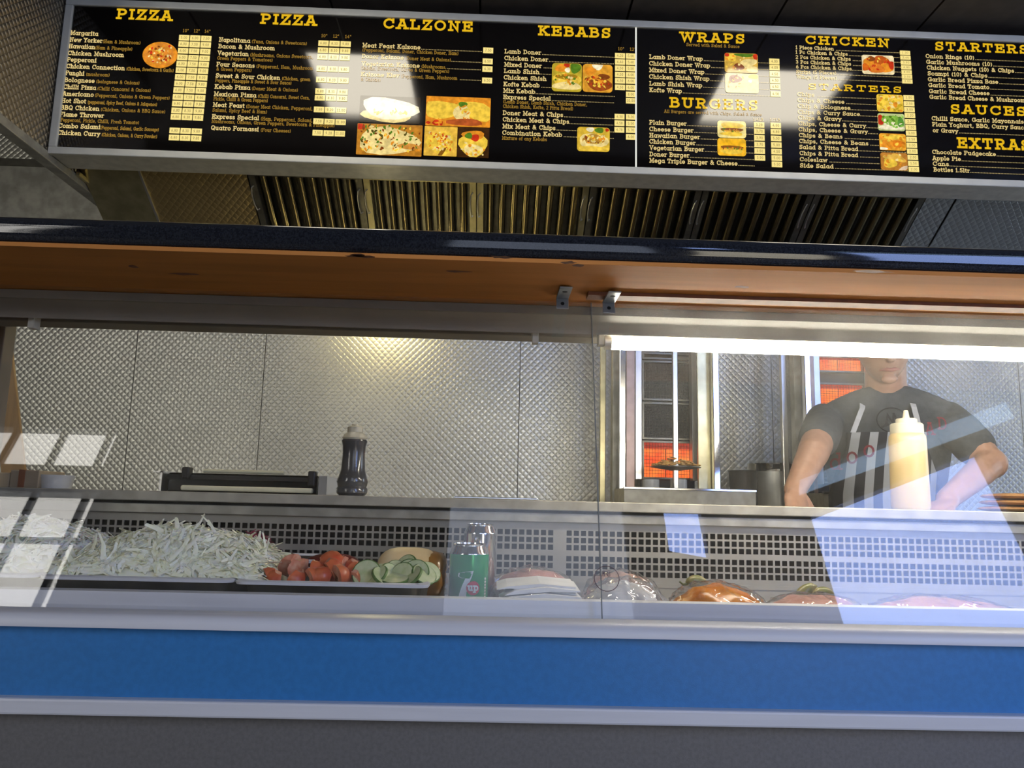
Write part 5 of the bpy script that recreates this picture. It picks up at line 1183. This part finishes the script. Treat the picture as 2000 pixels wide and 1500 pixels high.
# ================================================================== KITCHEN BEHIND THE SHELF
BC = -.015
bc = thing('back_counter', (.6, 2.8, FLOOR), 'stainless steel worktop running along the quilted back wall', 'worktop')
m = MB(); m.box(-1.35, 2.6, 2.54, YB-.004, BC-.04, BC); m.build('worktop', 'steel', bc, bevel=.003)
m = MB(); m.box(-1.33, 2.58, 2.57, YB-.01, FLOOR, BC-.04); m.build('cabinet', 'steel_worn', bc)
def doner(dx, rows, label, spit=True, group='doner grills on the back counter'):
    Yg = 2.86; q = lambda u_, v_, Y=Yg: at(u_, v_, Y)
    c = q(1305, 960); t = thing('doner_grill', (c.x+dx, Yg, BC), label, 'kebab grill', group)
    top = .86
    def col(u0, u1, y0, y1, mname, nm, z0=BC, z1=top, v=850, Y=None):
        m = MB(); m.box(q(u0, v, y0).x+dx, q(u1, v, y0).x+dx, y0, y1, z0, z1); return m.build(nm, mname, t, bevel=.002)
    if spit: col(1172, 1183, 2.84, 2.86, 'steel_gold', 'rear_post')
    col(1196, 1210, 2.76, 2.80, 'steel_worn', 'side_wing')
    col(1210, 1222, 2.70, 2.73, 'steel_bright', 'frame_post', .04); col(1223, 1240, 2.78, 2.80, 'grill_pink', 'side_liner', .06)
    col(1241, 1254, 2.80, 2.84, 'steel', 'burner_trim', .10); col(1352, 1362, 2.80, 2.84, 'steel', 'burner_trim', .10)
    col(1363, 1394, 2.74, 2.752, 'steel_gold', 'side_door', .03); col(1394, 1406, 2.70, 2.73, 'steel_bright', 'frame_post', .03)
    col(1250, 1356, 2.90, 2.95, 'black_matt', 'burner_back', .07)
    xb0, xb1 = q(1255, 850, 2.86).x+dx, q(1351, 850, 2.86).x+dx
    for (v0, v1, lit) in rows:
        z0, z1 = q(1305, v1, 2.87).z, q(1305, v0, 2.87).z
        fr = MB(); e = .006
        for b in ((xb0, xb1, z0, z0+e), (xb0, xb1, z1-e, z1), (xb0, xb0+e, z0+e, z1-e), (xb1-e, xb1, z0+e, z1-e)): fr.box(b[0], b[1], 2.862, 2.885, b[2], b[3])
        bo = fr.build('burner', 'steel_dark', t)
        if lit:
            mid = z0+(z1-z0)*.80
            m = MB(); m.box(xb0+e, (xb0+xb1)/2-.003, 2.880, 2.884, z0+e, mid); m.build('ceramic_plate', 'ember_grid', bo)
            m = MB(); m.box((xb0+xb1)/2+.001, xb1-e, 2.880, 2.884, z0+e, mid); m.build('ceramic_plate', 'ember_grid', bo)
            m = MB(); m.box(xb0+e, xb1-e, 2.876, 2.880, mid, z1-e); m.build('glow_strip', 'ember_dim', bo)
        else:
            m = MB(); m.box(xb0+e, xb1-e, 2.879, 2.884, z0+e, z1-e); m.build('ceramic_plate', 'mesh_dark', bo)
        # wire guard
        m = MB(); n1, n2 = 16, 10
        for i in range(1, n1): x = xb0+e+(xb1-xb0-2*e)*i/n1; m.tube([(x, 2.868, z0+e), (x, 2.868, z1-e)], .0006, 4)
        for i in range(1, n2): z = z0+e+(z1-z0-2*e)*i/n2; m.tube([(xb0+e, 2.868, z), (xb1-e, 2.868, z)], .0006, 4)
        m.build('wire_guard', 'steel_dark', bo)
    if spit:
        cx = q(1319, 850, 2.68).x+dx
        m = MB(); m.box(cx-.0085, cx+.0085, 2.672, 2.688, q(1319, 965, 2.68).z, top); m.build('spit', 'steel', t, bevel=.002)
        zd = q(1319, 913, 2.68).z
        m = MB(); m.lathe([(0, zd-.010), (.02, zd-.010), (.050, zd-.006), (.086, zd), (.086, zd+.002), (.05, zd-.003), (0, zd-.006)], (cx, 2.68, 0), 36); m.build('spit_plate', 'steel_dark', t, smooth=40)
        rr = random.Random(2)
        m = MB()
        for _ in range(110):
            a = rr.uniform(0, 2*PI); rad = .078*math.sqrt(rr.random()); hh = .044*(1-rad/.090)
            rot = Matrix.Rotation(rr.uniform(0, 3), 3, 'Z') @ Matrix.Rotation(rr.uniform(-.6, .6), 3, 'X')
            m.ellipsoid((cx+rad*math.cos(a), 2.68+rad*math.sin(a), zd+.002+hh*rr.uniform(.3, 1)), (rr.uniform(.006, .013), rr.uniform(.004, .007), rr.uniform(.002, .004)), 8, 5, rot=rot)
        o = m.build('meat_scraps', 'doner_meat', t, smooth=50); o['kind'] = 'stuff'
    # drip pan
    x0, x1 = q(1219, 965, 2.56).x+dx, q(1476, 965, 2.56).x+dx
    z0, z1 = BC, q(1340, 956, 2.56).z; m = MB()
    m.box(x0, x1, 2.56, 2.566, z0, z1); m.box(x0, x1, 2.80, 2.806, z0, z1); m.box(x0, x0+.006, 2.566, 2.80, z0, z1); m.box(x1-.006, x1, 2.566, 2.80, z0, z1); m.box(x0, x1, 2.56, 2.806, z0, z0+.004)
    dp = m.build('drip_pan', 'shelf_steel', t)
    m = MB(); m.box(x0-.002, x1+.002, 2.555, 2.570, z1-.003, z1+.004); m.build('pan_rim', 'steel_bright', dp, bevel=.001)
    return t
doner(0, [(690, 703, False), (706, 783, False), (787, 859, False), (862, 936, True)], 'doner kebab grill with bare spit and one glowing orange burner')
doner(at(1572, 750, 2.70).x-at(1210, 750, 2.70).x, [(686, 718, True), (739, 790, True), (795, 860, False), (865, 936, False)], 'second doner kebab grill with glowing upper burners behind the cook', spit=False)
# skewer stand between the grills
sk = thing('kebab_skewer', (at(1531, 900, 2.82).x, 2.82, BC), 'tall bare steel spit standing between the two grills', 'spit')
xs_ = at(1531, 800, 2.82).x
m = MB(); m.box(xs_-.011, xs_+.011, 2.81, 2.83, BC+.006, .86); m.build('spit_bar', 'steel', sk, bevel=.003)
m = MB(); m.lathe([(0, BC), (.022, BC), (.022, BC+.006), (0, BC+.008)], (xs_, 2.82, 0), 24); m.build('spit_foot', 'steel_dark', sk)
# pots
def pot(name, u0, u1, vtop, Y, hgt, mbody, label, handle=False):
    a, b = at(u0, vtop, Y), at(u1, vtop, Y); R_ = (b.x-a.x)/2; c = ((a.x+b.x)/2, Y, 0); zt_ = (a.z+b.z)/2
    t = thing(name, (c[0], Y, BC), label, 'pot'); zb_ = max(BC, zt_-hgt)
    m = MB(); m.lathe([(0, zb_), (R_*.9, zb_), (R_*.95, zb_+.01), (R_*.97, zt_-.004), (R_*.93, zt_-.006), (R_*.90, zb_+.012), (0, zb_+.008)], c, 36); m.build('pot_body', mbody, t, smooth=40)
    m = MB(); m.lathe([(R_*.97, zt_-.030), (R_*.985, zt_-.030), (R_*1.0, zt_-.004), (R_*1.02, zt_), (R_*.98, zt_+.001), (R_*.97, zt_-.030)], c, 36); m.build('pot_rim', 'steel_bright' if mbody != 'black_matt' else 'black_matt', t, smooth=60)
    if handle:
        m = MB(); m.tube([(c[0]-R_, Y, zt_-.02), (c[0]-R_-.02, Y-.02, zt_-.015), (c[0]-R_-.05, Y-.05, zt_-.01)], [.007, .008, .009], 8); m.build('pot_handle', 'black_matt', t, smooth=50)
    return t
pot('steel_pan', 1462, 1566, 907, 2.95, .30, 'steel_pot', 'wide shiny steel pan beside the cook\'s arm')
pot('black_pan', 1424, 1478, 920, 2.88, .25, 'black_matt', 'black cooking pot left of the shiny steel pan')
# white paper rolls under the glowing burner
for i, u_ in enumerate((1269, 1323)):
    p = at(u_, 950, 2.72); m = MB(); m.lathe([(0, 0), (.028, 0), (.029, .003), (.029, at(u_, 940, 2.72).z-BC), (.010, at(u_, 939.5, 2.72).z-BC), (0, at(u_, 942, 2.72).z-BC)], (p.x+.004, 2.72, BC+.006), 28)
    tag(m.build('white_tub', 'plastic_white', smooth=40), ['left of two low white tubs under the glowing burner', 'right of two low white tubs under the glowing burner'][i], 'tub', 'white tubs by the grill')

# ================================================================== THE COOK
P = lambda u_, v_, Y: at(u_, v_, Y)
cxp = P(1752, 800, 2.28).x
man = thing('person', (cxp, 2.5, FLOOR), 'person in dark grey t-shirt and striped apron leaning over the shelf', 'person')
def ell(c, rx, ry, n=28, tilt=0.0, pw=1.0):
    out = []
    for k in range(n):
        a = 2*PI*k/n; x = rx*math.copysign(abs(math.cos(a))**pw, math.cos(a)); y = ry*math.copysign(abs(math.sin(a))**pw, math.sin(a))
        out.append((c[0]+x, c[1]+y*math.cos(tilt), c[2]+y*math.sin(tilt)))
    return out
def limb(m, pts, rs, n=14, caps=True):
    pts = [Vector(p) for p in pts]; P2, R2 = [], []
    for i in range(len(pts)-1):
        for j in range(4):
            s = j/4; P2.append(pts[i].lerp(pts[i+1], s)); R2.append(rs[i]*(1-s)+rs[i+1]*s)
    P2.append(pts[-1]); R2.append(rs[-1]); m.tube(P2, R2, n)
    if caps:
        for p, r in ((pts[0], rs[0]), (pts[-1], rs[-1])): m.ellipsoid(p, (r, r, r), 12, 8)
    for p, r in zip(pts[1:-1], rs[1:-1]): m.ellipsoid(p, (r*1.01,)*3, 12, 8)
TH = -.36
def rt_(p, k=1.0):
    "turn the upper body towards the counter's customers"
    p = Vector(p); d = p-Vector((cxp, 2.36, 0)); c_, s_ = math.cos(TH), math.sin(TH)
    return Vector((cxp+d.x*c_-d.y*s_, 2.36+d.x*s_+d.y*c_, p.z))
UP = .018
spine = [((cxp, 2.385, -.20), .165, .110), ((cxp, 2.385, -.05), .158, .108), ((cxp, 2.38, .06+UP), .160, .108), ((cxp, 2.36, .17+UP), .176, .110), ((cxp, 2.33, .25+UP), .190, .106), ((cxp, 2.315, .30+UP), .175, .084), ((cxp, 2.305, .330+UP), .112, .064), ((cxp, 2.30, .350+UP), .066, .058)]
sL, eL, wL = rt_((cxp-.170, 2.32, .262+UP)), P(1588, 885, 2.14), P(1552, 958, 2.03)
sR, eR, wR = rt_((cxp+.170, 2.32, .262+UP)), P(1935, 905, 2.12), P(1850, 975, 2.00)
body = MB()
body.loft([ell(c, rx*.93, ry*.93, tilt=-.45*min(1, max(0, (c[2])/.2))) for c, rx, ry in spine])
neck0, neck1 = Vector((cxp, 2.30, .355)), Vector((cxp, 2.25, .44))
limb(body, [neck0, neck1], [.060, .056])
hc = Vector((cxp-.01, 2.205, .497))
lean = Matrix.Rotation(.34, 3, 'X') @ Matrix.Rotation(.08, 3, 'Z')
def headfn(p, d):
    z = p.z
    if z < 0: p = Vector((p.x*(1-.26*(-z/.115)**1.5), p.y*(1-.10*(-z/.115)), p.z))
    if d.y < 0 and z < -.02: p.y -= .010*min(1, -z/.08)
    return p
body.ellipsoid(hc, (.076, .094, .118), 32, 24, rot=lean, fn=headfn)
L3 = lambda x, y, z: hc+lean @ Vector((x, y, z))
R3 = lambda m: setattr(m, 'v', [tuple(rt_(p)) for p in m.v])
body.tube([L3(0, -.090, .015), L3(0, -.103, -.012), L3(0, -.108, -.030), L3(0, -.094, -.040)], [.009, .012, .015, .008], 10)
body.ellipsoid(L3(0, -.080, -.094), (.024, .014, .014), 14, 10, rot=lean)
for s in (-1, 1):
    body.ellipsoid(L3(.074*s, .012, -.005), (.010, .020, .032), 12, 10, rot=lean)
    body.ellipsoid(L3(.030*s, -.084, .022), (.020, .010, .006), 12, 8, rot=lean)
body.v = [tuple(rt_(p)) for p in body.v]
limb(body, [sL, eL, wL], [.050, .043, .028]); limb(body, [sR, eR, wR], [.050, .043, .028])
for s, hx in ((-1, -.09), (1, .09)):
    limb(body, [(cxp+hx, 2.385, -.19), (cxp+hx*1.05, 2.35, -.52), (cxp+hx*1.05, 2.40, FLOOR+.09)], [.085, .058, .042])
    limb(body, [(cxp+hx*1.05, 2.42, FLOOR+.035), (cxp+hx*1.1, 2.25, FLOOR+.03)], [.036, .030])
def hand(m, w_, fwd, side, flip):
    fwd = Vector(fwd).normalized(); side = Vector(side).normalized(); up = side.cross(fwd)*flip
    pc = w_+fwd*.045
    rot = Matrix((side, fwd, up)).transposed()
    m.ellipsoid(pc, (.040, .052, .017), 16, 12, rot=rot)
    for i, (o_, l_) in enumerate(((-.030, .062), (-.010, .074), (.011, .070), (.031, .056))):
        b0 = pc+fwd*.040+side*o_; k1 = b0+fwd*l_*.42+up*.006; k2 = k1+fwd*l_*.30-up*.010; k3 = k2+fwd*l_*.20-up*.016
        limb(m, [b0-fwd*.01, k1, k2, k3], [.0092, .0088, .0080, .0070], 8)
    b0 = pc-fwd*.022-side*.034*1; limb(m, [b0, b0-side*.022+fwd*.022-up*.004, b0-side*.026+fwd*.048-up*.010], [.013, .0105, .0085], 8)
hand(body, wL, (wL-eL)+Vector((.05, -.04, -.03)), Vector((-.8, -.35, .2)), 1)
hand(body, wR, (wR-eR)+Vector((0, -.06, -.03)), Vector((.8, -.35, .2)), -1)
bo = body.build('body', 'skin', man)
rm = bo.modifiers.new('remesh', 'REMESH'); rm.mode = 'VOXEL'; rm.voxel_size = .0052; rm.use_smooth_shade = True
sm = bo.modifiers.new('smooth', 'SMOOTH'); sm.iterations = 4; sm.factor = .5
# face details
for s in (-1, 1):
    m = MB(); m.ellipsoid(L3(.030*s, -.084, .010), (.013, .008, .008), 14, 10, rot=lean); R3(m); e_ = m.build('eye', 'eye_white', man, smooth=60)
    m = MB(); m.ellipsoid(L3(.030*s, -.0915, .009), (.0055, .002, .0055), 12, 8, rot=lean); R3(m); m.build('iris', 'eye_dark', e_, smooth=60)
m = MB(); m.tube([L3(-.026, -.086, -.066), L3(-.012, -.0985, -.062), L3(0, -.101, -.064), L3(.012, -.0985, -.062), L3(.026, -.086, -.066)], [.002, .0055, .006, .0055, .002], 8); R3(m); m.build('lips', 'lips', man, smooth=60)
m = MB()
def hairfn(p, d):
    return Vector((p.x, p.y, p.z if d.z > -.1 else p.z*.6))
m.ellipsoid(hc+lean @ Vector((0, .014, .020)), (.080, .092, .110), 28, 18, rot=lean, fn=hairfn); R3(m); m.build('hair', 'hair', man, smooth=60)
# t-shirt
sh = MB()
sh.loft([ell(c, rx*1.03, ry*1.05, tilt=-.45*min(1, max(0, (c[2])/.2))) for c, rx, ry in spine[:-1]]+[ell((cxp, 2.302, .340+UP), .078, .066, tilt=-.40)])
R3(sh)
def sleeve(s_, e_):
    mid = s_.lerp(e_, .62); limb(sh, [s_+Vector((0, .01, .002)), s_.lerp(e_, .3), mid], [.056, .058, .057], 16)
sleeve(sL, eL); sleeve(sR, eR)
so = sh.build('t_shirt', 'shirt', man)
rm = so.modifiers.new('remesh', 'REMESH'); rm.mode = 'VOXEL'; rm.voxel_size = .006; rm.use_smooth_shade = True
sm = so.modifiers.new('smooth', 'SMOOTH'); sm.iterations = 6; sm.factor = .5
# trousers
tr = MB(); tr.loft([ell((cxp, 2.385, z), .17, .118) for z in (-.25, -.18, -.10)])
for hx in (-.09, .09): limb(tr, [(cxp+hx, 2.385, -.19), (cxp+hx*1.05, 2.35, -.52), (cxp+hx*1.05, 2.40, FLOOR+.07)], [.090, .072, .062])
to = tr.build('trousers', 'trousers', man); rm = to.modifiers.new('remesh', 'REMESH'); rm.mode = 'VOXEL'; rm.voxel_size = .012; rm.use_smooth_shade = True
# apron bib following the chest, with neck straps
def torso_at(z):
    for (c0, a0, b0), (c1, a1, b1) in zip(spine[:-1], spine[1:]):
        if c0[2] <= z <= c1[2]:
            k = (z-c0[2])/(c1[2]-c0[2]); return c0[1]+(c1[1]-c0[1])*k, a0+(a1-a0)*k, b0+(b1-b0)*k
    return spine[0][0][1], spine[0][1], spine[0][2]
def chest(x, z, off=.012):
    y, a, b = torso_at(z); s = max(-.98, min(.98, (x-cxp)/(a*1.04))); return rt_(Vector((x, y-b*1.06*math.sqrt(1-s*s)-off, z-.02)))
ap = MB(); nx, nz = 24, 22; rows_ = []
for j in range(nz+1):
    z = -.19+(.255+.19)*j/nz; hw = .105 if z > .22 else .105+min(.05, (.22-z)*.35)
    rows_.append([chest(cxp-.012+hw*(2*i/nx-1), z) for i in range(nx+1)])
vs = [p for r in rows_ for p in r]
ap.add(vs, [(j*(nx+1)+i, j*(nx+1)+i+1, (j+1)*(nx+1)+i+1, (j+1)*(nx+1)+i) for j in range(nz) for i in range(nx)])
ao = ap.build('apron', 'apron', man, smooth=60)
so_ = ao.modifiers.new('solid', 'SOLIDIFY'); so_.thickness = .002
ap2 = MB(); rows2 = []
for j in range(9): rows2.append([tuple(Vector(q_)) for q_ in [(cxp-.17+.34*i/20, 2.385-.13*math.sqrt(1-((i-10)/10.6)**2)-.02, -.20-.40*j/8) for i in range(21)]])
ap2.add([p for r in rows2 for p in r], [(j*21+i, j*21+i+1, (j+1)*21+i+1, (j+1)*21+i) for j in range(8) for i in range(20)]); a2 = ap2.build('apron_skirt', 'apron', ao, smooth=60)
a2.modifiers.new('solid', 'SOLIDIFY').thickness = .002
for s in (-1, 1):
    xa, xb_ = cxp-.012+.088*s, cxp+.062*s
    pts = [chest(xa, .255, .014), chest(xa*.6+xb_*.4, .295, .012), chest(xa*.25+xb_*.75, .328, .011), rt_(Vector((xb_, 2.285, .372)))]
    m = MB()
    for p, q2 in zip(pts[:-1], pts[1:]):
        m.add([p+Vector((-.008, 0, 0)), p+Vector((.008, 0, 0)), q2+Vector((.008, 0, 0)), q2+Vector((-.008, 0, 0)), p+Vector((-.008, .002, 0)), p+Vector((.008, .002, 0)), q2+Vector((.008, .002, 0)), q2+Vector((-.008, .002, 0))], [(0, 1, 2, 3), (4, 7, 6, 5), (0, 4, 5, 1), (1, 5, 6, 2), (2, 6, 7, 3), (3, 7, 4, 0)])
    m.build('apron_strap', 'strap_white', man)
# badge printed on the chest; red letters paint in a reflection of window lettering
def cput(cx, cz, off=.016): return lambda a, b: chest(cx+a, cz+b, off)
m = MB(); bx_, bz_ = cxp+.004, .290
stroke(m, [(.040*math.cos(t*PI/16), .036*math.sin(t*PI/16)) for t in range(33)], .0035, cput(bx_, bz_, .008))
for pts in ([(-.016, -.012), (-.010, .014), (.002, -.008), (.006, .018)], [(.006, .018), (.014, -.002), (.024, .006)], [(-.026, -.020), (-.012, -.014)]): stroke(m, pts, .006, cput(bx_, bz_, .008))
m.build('chest_badge', 'shirt_mark', so)
m = MB()
for (dx_, z_, ch) in ((-.150, .165, 'd'), (-.105, .182, 'o'), (-.060, .200, 'o')):
    wd, st = GL[ch]
    for s_ in st: stroke(m, [((a-.3)*.046, (b-.33)*.046) for a, b in s_], .006, cput(cxp+dx_, z_, .0165))
m.build('letter_reflection', 'reflected_red', so)
m = MB()
for (dx_, z_, ch) in ((.100, .262, 'A'), (.135, .278, 'D')):
    wd, st = GL[ch]
    for s_ in st: stroke(m, [((a-.3)*.032, (b-.4)*.032) for a, b in s_], .005, cput(cxp+dx_, z_, .012))
m.build('letter_reflection', 'reflected_red', so)
# lift everything so that the shop floor lies at z = 0
for o in bpy.data.objects:
    if o.parent is None: o.location.z += EYE
